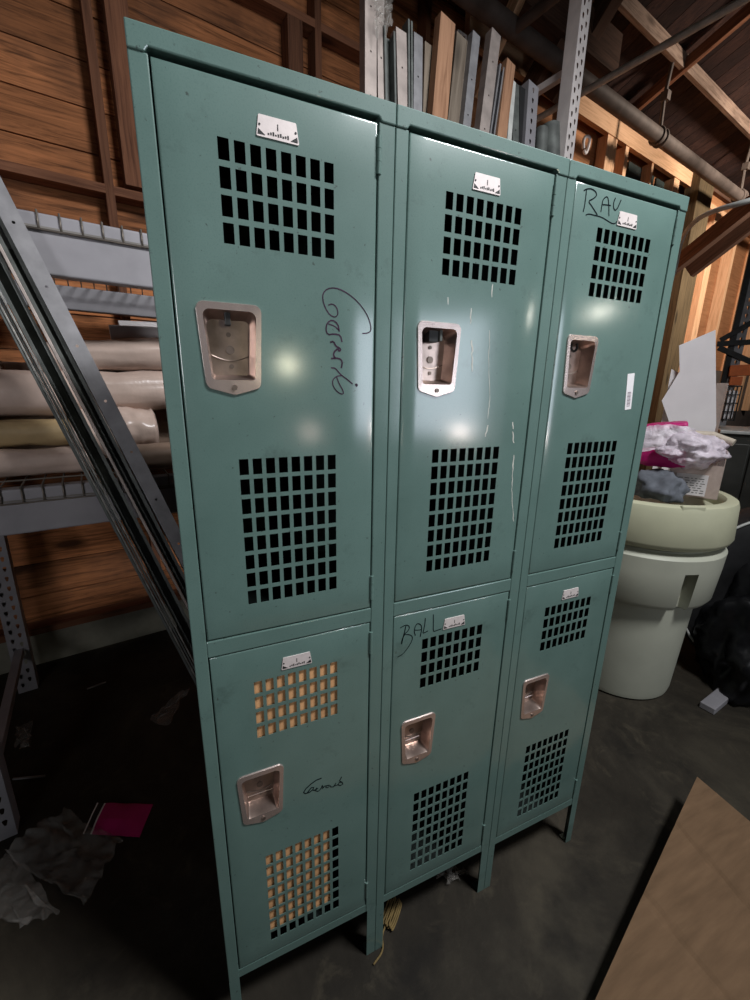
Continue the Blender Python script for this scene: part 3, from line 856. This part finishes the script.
BL = ((125.5, 20.5, 'galv', 'flange', 0, .05, 'rightmost leaning stud, flat grey face with small punched holes'),
      (112, 14, 'galv_dark', 'open', .014, .05, 'dark channel between the flat grey face and the bright lip'),  # shadowed web, its shade put into the darker steel colour
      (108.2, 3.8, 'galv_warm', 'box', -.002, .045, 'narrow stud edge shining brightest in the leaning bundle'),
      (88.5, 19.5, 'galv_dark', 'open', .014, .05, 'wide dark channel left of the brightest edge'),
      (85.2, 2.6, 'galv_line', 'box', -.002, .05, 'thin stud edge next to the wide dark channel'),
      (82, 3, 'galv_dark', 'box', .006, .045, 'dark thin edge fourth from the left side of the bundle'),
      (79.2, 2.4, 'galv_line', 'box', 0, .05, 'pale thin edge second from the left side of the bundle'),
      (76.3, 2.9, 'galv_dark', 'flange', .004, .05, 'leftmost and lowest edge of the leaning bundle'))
for u, wpx, mt, kd, off, dep, lab in BL:
    k_ = (u - 76) / 50
    st_ = lean('metal_stud', u, 460, u - 134.5 + 1.5 * k_, 205, wpx, M[mt], lab, 'metal stud', dep, kd, off, .85, G)
stock = [
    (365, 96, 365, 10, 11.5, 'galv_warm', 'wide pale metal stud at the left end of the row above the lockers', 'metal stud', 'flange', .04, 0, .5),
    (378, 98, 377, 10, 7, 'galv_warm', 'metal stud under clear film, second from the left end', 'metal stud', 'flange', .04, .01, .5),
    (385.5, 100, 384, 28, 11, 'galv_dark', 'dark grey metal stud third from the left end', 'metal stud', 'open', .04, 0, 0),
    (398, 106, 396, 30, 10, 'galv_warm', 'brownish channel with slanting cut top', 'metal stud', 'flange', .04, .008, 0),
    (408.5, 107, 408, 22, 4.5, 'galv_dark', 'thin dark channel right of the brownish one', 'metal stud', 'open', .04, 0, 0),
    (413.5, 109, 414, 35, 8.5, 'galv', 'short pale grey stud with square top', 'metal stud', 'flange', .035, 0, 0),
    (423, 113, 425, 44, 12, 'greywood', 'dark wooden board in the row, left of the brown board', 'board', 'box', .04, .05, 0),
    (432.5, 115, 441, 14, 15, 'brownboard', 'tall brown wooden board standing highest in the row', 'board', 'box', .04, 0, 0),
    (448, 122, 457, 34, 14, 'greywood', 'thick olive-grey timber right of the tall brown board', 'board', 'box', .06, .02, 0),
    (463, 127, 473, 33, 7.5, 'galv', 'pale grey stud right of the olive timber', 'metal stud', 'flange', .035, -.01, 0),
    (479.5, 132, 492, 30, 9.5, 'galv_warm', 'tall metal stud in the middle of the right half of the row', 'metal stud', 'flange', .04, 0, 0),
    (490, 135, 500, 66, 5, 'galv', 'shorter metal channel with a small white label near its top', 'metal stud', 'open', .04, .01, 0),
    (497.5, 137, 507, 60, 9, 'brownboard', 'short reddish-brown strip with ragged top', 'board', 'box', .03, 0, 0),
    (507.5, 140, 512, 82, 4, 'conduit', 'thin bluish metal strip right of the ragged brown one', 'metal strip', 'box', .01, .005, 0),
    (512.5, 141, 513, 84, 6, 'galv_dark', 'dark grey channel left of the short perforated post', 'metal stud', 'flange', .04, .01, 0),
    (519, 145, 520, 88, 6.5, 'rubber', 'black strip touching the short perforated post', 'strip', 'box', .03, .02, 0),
]
for ub, vb, ut, vt, w, mt, lab, cat, kd, dep, off, ht in stock:
    lean({'metal stud': 'metal_stud', 'board': 'wooden_board', 'metal strip': 'metal_strip', 'strip': 'black_strip'}[cat], ub, vb, ut, vt, w, M[mt], lab, cat, dep, kd, off, ht)
# clear film hanging round the tops of the two left studs
b = MB(); vs = []; n = 12; m = 26
for i in range(n):
    for j in range(m):
        p = atl(374 + 18 * i / (n - 1), -14 + 42 * j / (m - 1), -.035)
        d = noise.fractal(V((i * .35, j * .22, 3)), .8, 2, 4)
        vs.append(p + XT * d * .03 + V((0, 0, .02 * noise.noise(V((i * .8, j * .4, 9))) - (.05 * sin(i * 1.1) if j == m - 1 else 0))))
b.add(vs, [(i * m + j, (i + 1) * m + j, (i + 1) * m + j + 1, i * m + j + 1) for i in range(n - 1) for j in range(m - 1)])
tag(b.build('plastic_film', M['film'], None, smooth='all'), 'crumpled clear film wrapped round two metal studs above the lockers', 'plastic film')
# short perforated post
A = atl(524.5, 148); B = atl(529, 80); C = atl(534.5, 150)
d = (B - A).normalized(); w = (C - A) - d * (C - A).dot(d); wid = w.length; w.normalize(); nn = d.cross(w)
if nn.dot(CAM - A) > 0: nn = -nn
foot = A - d * (A.z / d.z); L = (B - foot).length
m4 = Matrix((w, nn, d)).transposed().to_4x4(); m4.translation = foot + V((0, 0, .004))
o = upright('perforated_post', 0, wid, 0, L, M['rackpaint'], None, lo=L - 1.0, M4=m4, two=False)
tag(o, 'short grey post with a single row of teardrop holes, left of the tall upright', 'post', 'metal and timber leaning behind the lockers')
# two dark rolled mats
for (ub, ut, wpx, vt, lab) in ((536, 537, 8, 128, 'dark rolled mat with the smaller diameter, right of the perforated post'), (544.5, 544, 11.5, 124, 'dark rolled mat next to the tall white upright')):
    A = atl(ub, 155); B = atl(ut, vt); C = atl(ub + wpx, 158); r = (C - A).length / 2; c0 = (A + C) / 2; d = (B - A).normalized()
    c0 = c0 - d * (c0.z / d.z); Lr = (B - A).length + (A - (A - d * (A.z / d.z))).length
    b = MB(); b.tube([c0 + V((0, 0, .01)), c0 + d * Lr], r, 20)
    b.tube([c0 + d * (Lr - .001), c0 + d * (Lr + .004)], r * .6, 16)
    tag(b.build('rolled_mat', M['galv_dark'], None, smooth=True), lab, 'rolled mat', 'dark rolled mats')

# ================================================================== PIPES
def pipe_thing(name, p0, p1, r, mat, lab, cat):
    o = tag(empty(name, p0), lab, cat)
    b = MB(); b.tube([p0, p1], r, 28); b.build('tube', mat, o, smooth=True); return o
PT = .72
a = at(585, 84, PT); c = at(741, 199, PT); zc = (a.z + c.z) / 2 + .01
P = pipe_thing('steel_pipe', W(-3.9, PT, zc), W(13.9, PT, zc), .057, M['pipe'], 'thick old steel pipe running under the roof along the pale header', 'pipe')
for u, v in ((659, 137), (741, 190)):
    q = at(u, v, PT); b = MB()
    for ds in (-.035, .035):
        b.tube([(q.x + ds, PT + .063 * cos(x), zc + .063 * sin(x)) for x in [2 * pi * i / 20 for i in range(21)]], .012, 8, caps=False)
    b.tube([(q.x, PT, zc + .07), (q.x, PT + .01, zc + .30), (q.x, PT - .02, roof(0, PT).z)], .017, 8)
    b.box(q.x - .03, q.x + .03, PT - .03, PT + .03, zc + .27, zc + .34)
    b.build('hanger', M['pipe'], P, MW, smooth=True)
a = at(537, 119, 1.0)
# direction across the building, level
C1 = pipe_thing('conduit', W(a.x, 1.03, a.z), W(a.x, -6.5, a.z), .022, M['conduit'], 'thin pale steel conduit crossing under the roof at upper right', 'conduit')
a = at(480, 49, 1.0)
C2 = pipe_thing('conduit', W(a.x, .80, a.z - .05), W(a.x, -5.5, a.z - .05), .032, M['pipe'], 'dark steel conduit crossing above the leaning boards', 'conduit')
# flexible hose arching beside the right locker
hp = [(676, 268), (679, 248), (685, 232), (698, 218), (716, 210), (738, 204), (775, 193), (830, 182)]
q = [hit(u, v, (1.35, .9 - .12 * i, 0), V((-.3, 1, 0)).normalized()) for i, (u, v) in enumerate(hp)]
q = [q[0] + V((-.05, .05, -.5))] + q
b = MB(); b.tube(chaikin(q, 3), .012, 10)
tag(b.build('hose', M['conduit'], None, smooth='all'), 'grey flexible hose arching beside the right locker', 'hose')

# white clip on the wall right of the tall upright
p0 = [at(u, v, 1.0) for u, v in ((584, 152), (583, 143), (585, 136), (590, 137), (589, 145), (586, 154))]
b = MB(); b.tube(chaikin([V((p.x, p.y, p.z)) for p in p0], 2, True), .013, 8)
tag(b.build('wall_hook', M['foam'], None, MW, smooth='all'), 'white loop hook on the pale studs right of the tall upright', 'hook')

# ================================================================== OVERPACK DRUM
BX, BY = 2.15, .60
drum = tag(empty('drum', (BX, BY, 0)), 'large cream plastic salvage drum with screw lid beside the lockers', 'drum')
Tb = Matrix.Translation((BX, BY, 0))
b = MB(); b.lathe([(0, .0), (.235, .0), (.262, .012), (.268, .04), (.292, .575), (.292, .60), (0, .60)], k=80)
b.build('lower_body', M['tubs2'], drum, Tb, smooth=True)
# collar with hand notches
k = 120; prof = [(.290, .560), (.335, .566), (.349, .588), (.362, .745), (.3625, .757), (.365, .800), (.366, .820), (.352, .835), (.325, .842), (.325, .85)]
b = MB(); vs = []
def notch(a):
    for a0 in (radians(-109), radians(-109) + 2.094, radians(-109) + 4.188):
        d = (a - a0 + pi) % (2 * pi) - pi
        if abs(d) < .085: return 1
    return 0
for r, z in prof:
    for j in range(k * 2):
        a = 2 * pi * j / (k * 2); rr = r
        if notch(a) and z < .75 and r > .3: rr = .304
        vs.append((rr * cos(a), rr * sin(a), z))
kk = k * 2
b.add(vs, [(i * kk + j, i * kk + (j + 1) % kk, (i + 1) * kk + (j + 1) % kk, (i + 1) * kk + j) for i in range(len(prof) - 1) for j in range(kk)])
b.build('collar', M['tubs2'], drum, Tb, smooth=True)
b = MB(); b.lathe([(.30, .85), (.355, .862), (.368, .872), (.377, .892), (.369, 1.04), (.362, 1.062), (.348, 1.070), (.318, 1.068), (.306, 1.05), (.300, 1.012), (0, 1.010)], k=96)
lid = b.build('screw_lid', M['tubs'], drum, Tb, smooth=True)
b = MB(); b.box(-.05, .05, -.362, -.345, .99, 1.075)
for s_ in (0,):
    b.build('lid_grip', M['tubs'], drum, Tb @ Matrix.Rotation(radians(-28), 4, 'Z'), bevel=.006)
LZT = 1.012; RZ = 1.072

# things on the lid: points read on the plane through the drum's front half
vdir = V((BX - CAM.x, BY - CAM.y, 0)).normalized(); side = V((vdir.y, -vdir.x, 0))
def onlid(u, v, d=0): return hit(u, v, V((BX, BY, 0)) + vdir * d, vdir)
def orient(o): return axes_matrix(o, side, (0, 0, 1))
# clear bin with card label
A = onlid(663, 503, -.10); Bp = onlid(717, 500, -.10); T_ = onlid(715, 445, -.10)
w = (Bp - A).dot(side); h = T_.z - RZ
m4 = axes_matrix(V((A.x, A.y, RZ + .001)), side, (0, 0, 1))
bx = tag(empty('storage_box', m4.translation), 'open clear-brown plastic box on the drum lid with a white card in front', 'box')
b = MB(); t = .003; D = .26
b.box(0, w, 0, t, 0, h * .62); b.box(0, w, D, D + t, 0, h * .9); b.box(0, t, t, D, 0, h * .9); b.box(w - t, w, t, D, 0, h * .9); b.box(0, w, 0, D, 0, t)
b.build('box_shell', M['boxfilm'], bx, m4)
q0 = onlid(671, 501, -.104); q1 = onlid(709, 476, -.104)
x0 = (q0 - m4.translation).dot(side); x1 = (q1 - m4.translation).dot(side)
b = MB(); b.box(x0, x1, -.004, -.001, .008, q1.z - RZ); b.cur = 1
for i in range(7):
    zz = .02 + i * (q1.z - RZ - .03) / 7; xx = x0 + .01
    while xx < x1 - .02:
        ww = random.uniform(.006, .022); b.box(xx, min(xx + ww, x1 - .008), -.0046, -.0038, zz, zz + .003); xx += ww + .007
b.build('printed_card', [M['paper'], M['grey']], bx, m4)
# cardboard flap behind
q2 = onlid(714, 436, .1)
# grey cloth
q = onlid(655, 503, -.16)
tag(blob('rag', (q.x, q.y, RZ - .004), (.135, .10, .085), M['cloth'], seed=3, amp=.35, freq=1.6, rot=.8), 'crumpled dark grey rag on the drum lid, left of the box', 'rag')
# magenta mailers
for i, (ul, ur, vt, vb, dd, lab, mt) in enumerate(((636, 685, 449, 467, -.14, 'flat magenta pouch lying on the grey rag, edge towards the viewer', 'magenta'), (636, 688, 426, 433, -.02, 'magenta pouch under the milky bag, further back', 'magenta_dk'))):
    a = onlid(ul, vb, dd); c = onlid(ur, vb, dd); e_ = onlid(ul, vt, dd)
    w = (c - a).dot(side); h = e_.z - a.z
    m4 = axes_matrix(V((a.x, a.y, a.z)), side + V((0, 0, .02 + .14 * i)), (0, 0, 1))
    b = MB(); n = 14; vs = []; 
    for l in (0, 1):
        for x in range(n):
            for y in range(8):
                fx = x / (n - 1); fy = y / 7
                puff = (sin(pi * min(max(fx, .04), .96)) * sin(pi * min(max(fy, .06), .94))) ** .4
                dz_ = .006 * noise.noise(V((fx * 6, fy * 4, i + l)))
                vs.append((fx * w, fy * .20, h * (.5 + (l - .5) * (.5 + .5 * puff)) + dz_))
    fs = []
    for l in (0, 1):
        for x in range(n - 1):
            for y in range(7):
                o_ = l * n * 8; fs.append((o_ + x * 8 + y, o_ + (x + 1) * 8 + y, o_ + (x + 1) * 8 + y + 1, o_ + x * 8 + y + 1))
    for x in range(n - 1):
        fs.append((x * 8, (x + 1) * 8, n * 8 + (x + 1) * 8, n * 8 + x * 8)); fs.append((x * 8 + 7, (x + 1) * 8 + 7, n * 8 + (x + 1) * 8 + 7, n * 8 + x * 8 + 7))
    for y in range(7):
        fs.append((y, y + 1, n * 8 + y + 1, n * 8 + y)); o_ = (n - 1) * 8; fs.append((o_ + y, o_ + y + 1, n * 8 + o_ + y + 1, n * 8 + o_ + y))
    b.add(vs, fs); tag(b.build('pouch', M[mt], None, m4, smooth='all'), lab, 'pouch', 'magenta pouches on the drum lid')
# milky plastic bag
q = onlid(688, 470, -.06)
bag = tag(blob('plastic_bag', (q.x, q.y, q.z), (.155, .12, .075), M['bagfilm'], seed=11, amp=.28, freq=1.3, sub=5, ridged=True, flat=False), 'crumpled milky white plastic bag heaped on the drum lid', 'plastic bag')
q = onlid(655, 447, -.09)
b = MB(); vs = []; n = 16; m = 14
for i in range(n):
    for j in range(m):
        p = onlid(632 + 64 * i / (n - 1), 431 + 24 * j / (m - 1) - 6 * sin(pi * i / n), -.165 + .0 * i)
        vs.append(p + vdir * .05 * (1 - j / (m - 1)) + vdir * .02 * noise.fractal(V((i * .5, j * .35, 4)), .8, 2, 3) + V((0, 0, .008 * noise.noise(V((i * .9, j * .4, 2))))))
b.add(vs, [(i * m + j, (i + 1) * m + j, (i + 1) * m + j + 1, i * m + j + 1) for i in range(n - 1) for j in range(m - 1)])
b.build('bag_neck', M['bagfilm'], bag, smooth='all')
# tube end poking out right
a = onlid(713, 435, 0); c = onlid(734, 443, -.03)
b = MB(); b.tube([a - side * .10, a, c], .016, 14)
tag(b.build('cardboard_tube', M['beige'], None, smooth=True), 'beige tube poking out right of the milky bag', 'tube')

# white foam sheets standing behind the drum
def sheet(pts, dd, foot, lab, th=.006):
    P = [onlid(u, v, dd) for u, v in pts]
    b = MB(); b.prism(P, (0, 0, 0), vdir * th)
    return tag(b.build('foam_sheet', M['foam'], None, bevel=.001), lab, 'foam sheet', 'white sheets behind the drum')
ybot = onlid(690, 560, .45)
d1 = .47
def zdown(u, d=d1):   # where a vertical line below pixel column reaches the floor on that plane
    p = onlid(u, 440, d); return p
P1 = [onlid(u, v, d1) for u, v in ((679, 345.5), (715.6, 329.7), (716.2, 425))]
P2 = onlid(670, 425, d1); P3 = onlid(661.6, 400.7, d1); P4 = onlid(679.6, 371.5, d1)
def drop(p, z): return V((p.x, p.y, z))
b = MB(); poly = [P1[0], P1[1], P1[2], drop(P1[2], .0), drop(P2, .0), P2, P3, P4]
b.prism(poly, (0, 0, 0), vdir * .005)
tag(b.build('foam_sheet', M['foam'], None, bevel=.001), 'large white sheet with pointed corners standing behind the drum', 'foam sheet')
d2 = .50
P1 = [onlid(u, v, d2) for u, v in ((671.5, 369), (679.5, 373), (676, 392), (669, 392))]
b = MB(); b.prism([P1[0], P1[1], drop(P1[1], 0), drop(P1[0], 0)], (0, 0, 0), vdir * .005)
tag(b.build('foam_sheet', M['foam'], None), 'narrow white sheet just left behind the large pointed one', 'foam sheet')
# tall grey panel/box at the right of the sheet
d3 = .62
a = onlid(716.5, 383, d3); c = onlid(725, 400, d3)
m4 = axes_matrix(drop(a, 0), side, (0, 0, 1)); b = MB(); b.box(0, (c - a).dot(side), 0, .10, 0, a.z)
tag(b.build('clear_carton', M['boxfilm'], None, m4, bevel=.003), 'narrow upright brownish translucent carton right of the white sheet', 'carton')

# ------------------------------------------------------------------ far right clutter
# second rack: dark perforated upright with braces, orange beam, wire basket
d4 = 1.5
def onf(u, v, d=d4): return hit(u, v, V((BX, BY, 0)) + vdir * d, vdir)
r2 = tag(empty('storage_rack', drop(onf(728, 400), 0)), 'dark steel rack at far right with orange crossbeam', 'storage rack')
top = onf(752, 255); bot = onf(726, 385); dd = (top - bot).normalized()
ft = V((bot.x, bot.y, 0)); tp = V((bot.x, bot.y, 3.0))
b = MB(); m4 = axes_matrix(ft, side, (0, 0, 1)); b.box(-.035, .0, 0, .06, 0, 3.0); b.build('upright', M['dark'], r2, m4, bevel=.004)
upr = upright('upright', 0, .05, 0, 3.0, M['galv'], r2, lo=1.3, M4=m4, two=False)
for (u0, v0, u1, v1) in ((737, 331, 760, 318), (735, 343, 770, 341), (733, 354, 765, 368)):
    A = onf(u0, v0); Bq = onf(u1, v1); beam('brace', A + (A - Bq).normalized() * .1, Bq + (Bq - A) * 1.2, .02, .035, M['dark'], r2, bevel=.002)
A = onf(729, 371); Bq = onf(790, 368); beam('crossbeam', A, Bq, .05, .075, M['orange'], r2, bevel=.004)
A = onf(729, 381); Bq = onf(742, 381); beam('crossbeam', A, Bq, .05, .06, M['orange'], r2, bevel=.004)
# wire basket with white packets
a = onf(726, 386, 1.1); c = onf(742, 386, 1.1); e_ = onf(724, 420, 1.1); w = (c - a).dot(side); h = a.z - e_.z
bk = tag(empty('wire_basket', e_), 'small wire basket of pale packets hanging at far right', 'basket')
m4 = axes_matrix(V((a.x, a.y, e_.z)), side, (0, 0, 1)); D = .2
b = MB()
for i in range(5):
    z = h * i / 4; b.tube([(0, 0, z), (w, 0, z), (w, D, z), (0, D, z), (0, 0, z)], .004, 6)
for i in range(5):
    x = w * i / 4
    b.tube([(x, 0, h), (x, 0, 0), (x, D, 0), (x, D, h)], .004, 6)
b.build('wires', M['dark'], bk, m4, smooth='all')
b = MB(); b.box(.01, w - .01, .01, D - .01, .005, h * .88); b.build('packets', M['foam'], bk, m4, bevel=.012)
# dim cabinet and shelf behind
a = onf(722, 430, 1.0); c = onf(790, 430, 1.0); m4 = axes_matrix(drop(a, 0), side, (0, 0, 1)); w = (c - a).dot(side)
cab = tag(empty('metal_cabinet', m4.translation), 'dim grey metal cabinet behind the drum at the right edge', 'cabinet')
b = MB(); b.box(0, w, 0, .5, 0, a.z - .02); b.build('cabinet_body', M['grey'], cab, m4, bevel=.006)
b = MB(); b.box(-.01, w + .01, -.02, .52, a.z - .02, a.z); b.build('cabinet_top', M['conduit'], cab, m4, bevel=.004)
b = MB(); b.box(.02, w * .48, -.014, 0, .1, a.z - .08); b.build('door', M['grey'], cab, m4, bevel=.004)
b = MB(); b.box(w * .52, w - .02, -.014, 0, .1, a.z - .08); b.build('door', M['grey'], cab, m4, bevel=.004)

# black rubbish bags at the right
for i, (u, v, sz, sd, lab) in enumerate(((737, 640, (.37, .32, .46), 21, 'shiny black rubbish bag slumped on the floor right of the drum'), (752, 590, (.36, .34, .62), 22, 'taller black rubbish bag behind the slumped one'))):
    p = onz(u + 12, v - 6 + 30 * 0, 0) if i == 0 else onz(760, 612, 0)
    q = V((BX, BY, 0)) + vdir * (.38 + .30 * i) + side * (.70 + .16 * i)
    tag(blob('rubbish_bag', (q.x, q.y, 0), sz, M['blackstuff'], seed=sd, amp=.28, freq=2.2, sub=5), lab, 'rubbish bag', 'black rubbish bags')
# big black wheel with thin pale rim edge
cq = onlid(792, 552, .42); R1 = .50; ctr = V((cq.x, cq.y, 0))
wh = tag(empty('tyre', ctr), 'large black tyre with a thin pale edge standing at far right', 'tyre')
m4 = axes_matrix(ctr + V((0, 0, R1 * 1.0 + .0)), side + vdir * .25, (0, 0, 1)) @ Matrix.Rotation(radians(90), 4, 'X')
b = MB(); b.lathe([(.26, -.08), (.30, -.10), (.44, -.11), (.485, -.09), (.50, -.04), (.50, .04), (.485, .09), (.44, .11), (.30, .10), (.26, .08), (.26, -.08)], k=72)
b.build('tread', M['rubber'], wh, m4, smooth=True)
b = MB()
for zz in (.108,): b.tube([(.478 * cos(x), .478 * sin(x), zz * .93) for x in [2 * pi * i / 72 for i in range(73)]], .007, 6, caps=False)
b.build('edge_line', M['conduit'], wh, m4, smooth='all')
b = MB(); b.lathe([(0, -.02), (.10, -.03), (.12, -.05), (.24, -.055), (.262, -.085), (.262, .085), (.24, .05), (0, .02)], k=48)
b.build('rim', M['dark'], wh, m4, smooth=True)
# pale board on the floor with a dark strap
a = onz(707, 708, .02); c = onz(790, 640, .02)
pb = tag(empty('pale_board', drop(a, 0)), 'pale grey board lying on the floor at the right edge with a dark strap', 'board')
beam('plank', drop(a, .018), drop(c, .018), .065, .034, M['rackpaint'], pb, bevel=.004)
e_ = a.lerp(c, .34); f_ = a.lerp(c, .42); beam('strap', drop(e_, .020), drop(f_, .020), .073, .038, M['rubber'], pb, bevel=.002)

# ================================================================== FLOOR ITEMS
# flattened carton at bottom right, far corner propped up
def card_layer(lift, shrink=0, th=.004):
    b = MB(); n = 110; m = 20; vs = []
    Pa = onz(697, 777, .150); Pb = onz(598, 1000, .035)
    u = (Pb - Pa).normalized()
    e2 = (onz(742, 815, .135) - Pa); w_ = V((e2.x, e2.y, e2.z)).normalized()
    for i in range(n):
        for j in range(m):
            fi = i / (n - 1); fj = j / (m - 1)
            q = Pa + u * (fi * 1.55) + w_ * (shrink + fj * (.95 - shrink))
            z = .150 * (1 - fi * .82) - .10 * fj * (1 - fi) + .012 * sin(fi * 5) * (1 - fj) + .004 * noise.noise(V((fi * 5, fj * 4, 0)))
            z -= .006 * math.exp(-((fi - .17 - .10 * fj) / .008) ** 2) + .005 * math.exp(-((fi - .36 - .05 * fj) / .008) ** 2)
            q.z = max(.006, z) + lift
            vs.append(q)
    b.add(vs, [(i * m + j, (i + 1) * m + j, (i + 1) * m + j + 1, i * m + j + 1) for i in range(n - 1) for j in range(m - 1)])
    return b
ct = tag(empty('flattened_carton', onz(697, 777, 0)), 'large flattened brown cardboard carton lying on the floor at lower right', 'carton')
card_layer(.0).build('upper_sheet', M['card'], ct, solid=.004)
card_layer(-.010, .006).build('lower_sheet', M['card'], ct, solid=.003)

# magenta envelope
P = [onz(u, v, .004) for u, v in ((83, 833.5), (97, 803), (153, 804.5), (139.5, 837))]
env = tag(empty('envelope', P[0]), 'magenta envelope with a black and white strip lying on the dark floor', 'envelope')
b = MB(); n = 12; m = 8
def envp(a, c, z=0):
    q = P[0].lerp(P[3], a).lerp(P[1].lerp(P[2], a), c); q.z = .004 + .010 * sin(pi * a) * sin(pi * c) + .003 * noise.noise(V((a * 5, c * 4, 1))) + z; return q
vs = [envp(.16 + .84 * i / (n - 1), j / (m - 1)) for i in range(n) for j in range(m)]
b.add(vs, [(i * m + j, (i + 1) * m + j, (i + 1) * m + j + 1, i * m + j + 1) for i in range(n - 1) for j in range(m - 1)])
b.build('pouch_face', M['magenta_dk'], env, solid=.003)
for a0, a1, mt, nm in ((0, .025, 'label', 'white_edge'), (.025, .13, 'rubber', 'black_strip'), (.13, .16, 'label', 'white_edge')):
    b = MB(); vs = [envp(a0 + (a1 - a0) * i, j / (m - 1)) for i in (0, 1) for j in range(m)]
    b.add(vs, [(j, m + j, m + j + 1, j + 1) for j in range(m - 1)]); b.build(nm, M[mt], env, solid=.003)

def film_sheet(poly_uv, lab, amp=.02, seed=0, name='plastic_sheet', n=26, mat='film', ridge=None):
    """four corners in the photo; a wrinkled clear sheet on the floor"""
    A, B_, C_, D_ = [onz(u, v) for u, v in poly_uv]; b = MB(); vs = []
    for i in range(n):
        for j in range(n):
            a = i / (n - 1); c = j / (n - 1); q = A.lerp(B_, a).lerp(D_.lerp(C_, a), c)
            q += V((noise.noise(V((a * 4, c * 4, seed))), noise.noise(V((a * 4, c * 4, seed + 9))), 0)) * .03
            z = abs(noise.fractal(V((a * 3 + seed, c * 5, seed)), .8, 2.1, 5)) * amp
            if ridge: z += ridge * math.exp(-((c - .0) / .10) ** 2)
            q.z = .004 + z; vs.append(q)
    b.add(vs, [(i * n + j, (i + 1) * n + j, (i + 1) * n + j + 1, i * n + j + 1) for i in range(n - 1) for j in range(n - 1)])
    return tag(b.build(name, M[mat], None, smooth='all'), lab, 'plastic sheet')
film_sheet(((7, 860), (66, 815), (124, 842), (84, 908)), 'wrinkled clear plastic sheet on the floor by the rack foot', .035, 2, ridge=.03)
film_sheet(((-30, 905), (10, 850), (60, 912), (20, 930)), 'clear plastic sheet at the left edge, below the wrinkled one', .02, 5)
film_sheet(((150, 722), (176, 696), (192, 688), (165, 728)), 'small scrap of clear film on the floor close to the left locker', .03, 8, n=14)
film_sheet(((17, 728), (33, 722), (31, 748), (16, 750)), 'small clear scrap on the floor behind the rack foot', .03, 12, n=12)
film_sheet(((438, 878), (452, 868), (464, 876), (450, 884)), 'crumpled clear scrap under the middle locker', .05, 15, n=14)
# thin metal rods / offcuts on the floor
for (u0, v0, u1, v1, lab) in ((13, 779, 45, 776, 'thin grey rod on the floor beside the rack foot'), (87, 689, 106, 682, 'short bright metal sliver on the dark floor under the rack')):
    b = MB(); b.tube([onz(u0, v0, .005), onz(u1, v1, .005)], .0045, 8); tag(b.build('metal_rod', M['galv'], None, smooth=True), lab, 'rod')
# hank of yellow rope
rp = tag(empty('rope_hank', onz(390, 930)), 'hank of yellow rope on the floor between the left locker legs', 'rope')
a = onz(387, 928, .006); c = onz(396, 902, .006); ax = (c - a); lx = ax.length; ax.normalize(); ay = V((-ax.y, ax.x, 0))
b = MB()
for i in range(9):
    o_ = (i - 4) * .0040; zz = .005 + .006 * (i % 3)
    pts = [a + ax * (lx * (.5 + .52 * cos(t_))) + ay * (o_ + .004 * sin(t_)) + V((0, 0, zz)) for t_ in [2 * pi * j / 20 for j in range(21)]]
    b.tube(pts, .0026, 6, caps=False)
b.build('coils', M['rope'], rp, smooth='all')
b = MB(); pts = chaikin([a + ax * .02 + V((0, 0, .004)), a - ax * .02 + ay * .01, a - ax * .05 - ay * .012, a - ax * .09 + ay * .002], 2)
b.tube(pts, .0026, 6); b.build('loose_end', M['rope'], rp, smooth='all')

# ================================================================== LIGHT
w = bpy.data.worlds.new('world'); scn.world = w; w.use_nodes = True
w.node_tree.nodes['Background'].inputs[0].default_value = (.55, .62, .7, 1)
w.node_tree.nodes['Background'].inputs[1].default_value = .02
def area(name, loc, target, size, power, col, spread=180, shape='RECTANGLE', sy=None):
    l = bpy.data.lights.new(name, 'AREA'); l.shape = shape; l.size = size; l.size_y = sy or size; l.energy = power; l.color = col; l.spread = radians(spread)
    o = bpy.data.objects.new(name, l); COL.objects.link(o); o.location = V(loc)
    o.rotation_euler = (V(target) - V(loc)).to_track_quat('-Z', 'Y').to_euler(); return o
def mirror(u, v, y):   # where a lamp mirrored in the doors at this place of the photo must hang
    Pm = ondoor(u, v); Mc = V((CAM.x, -CAM.y, CAM.z)); d = Pm - Mc
    return Mc + d * ((y - Mc.y) / d.y)
area('doorway_daylight', mirror(443, 378, -4.2), (.5, 0, 1.4), 1.05, 23, (.80, .88, 1), sy=1.5)
area('shop_light', (1.6, -1.25, 3.75), (1.0, 0, 2.05), .8, 47, (.97, .98, 1), spread=112, sy=.4)
area('framing_lamp', W(6.2, -1.7, 4.15), W(6.8, 1.1, 3.3), .4, 105, (1, .88, .76), spread=120)
area('side_fill', (-1.7, -2.6, 1.9), (-.3, 1.2, 1.9), .8, 4.4, (.97, .96, 1), spread=66)  # added fill to brighten the rolls on the rack; no real source here
area('warm_lamp', mirror(288, 365, -4.0), (.2, 0, 1.5), .10, 1.9, (1, .95, .70), shape='DISK')
area('warm_lamp', mirror(600, 312, -3.0), (.9, 0, 1.7), .12, 1.5, (1, .95, .82), shape='DISK')
area('warm_lamp', mirror(310, 432, -4.0), (.2, 0, 1.5), .08, .6, (1, .78, .68), shape='DISK')
area('warm_lamp', mirror(460, 432, -4.0), (.5, 0, 1.5), .12, 2.4, (1, .82, .74), shape='DISK')

scn.view_settings.view_transform = 'Standard'
scn.view_settings.look = 'None'
scn.view_settings.gamma = 1; scn.view_settings.exposure = 0
scn.view_settings.use_curve_mapping = False
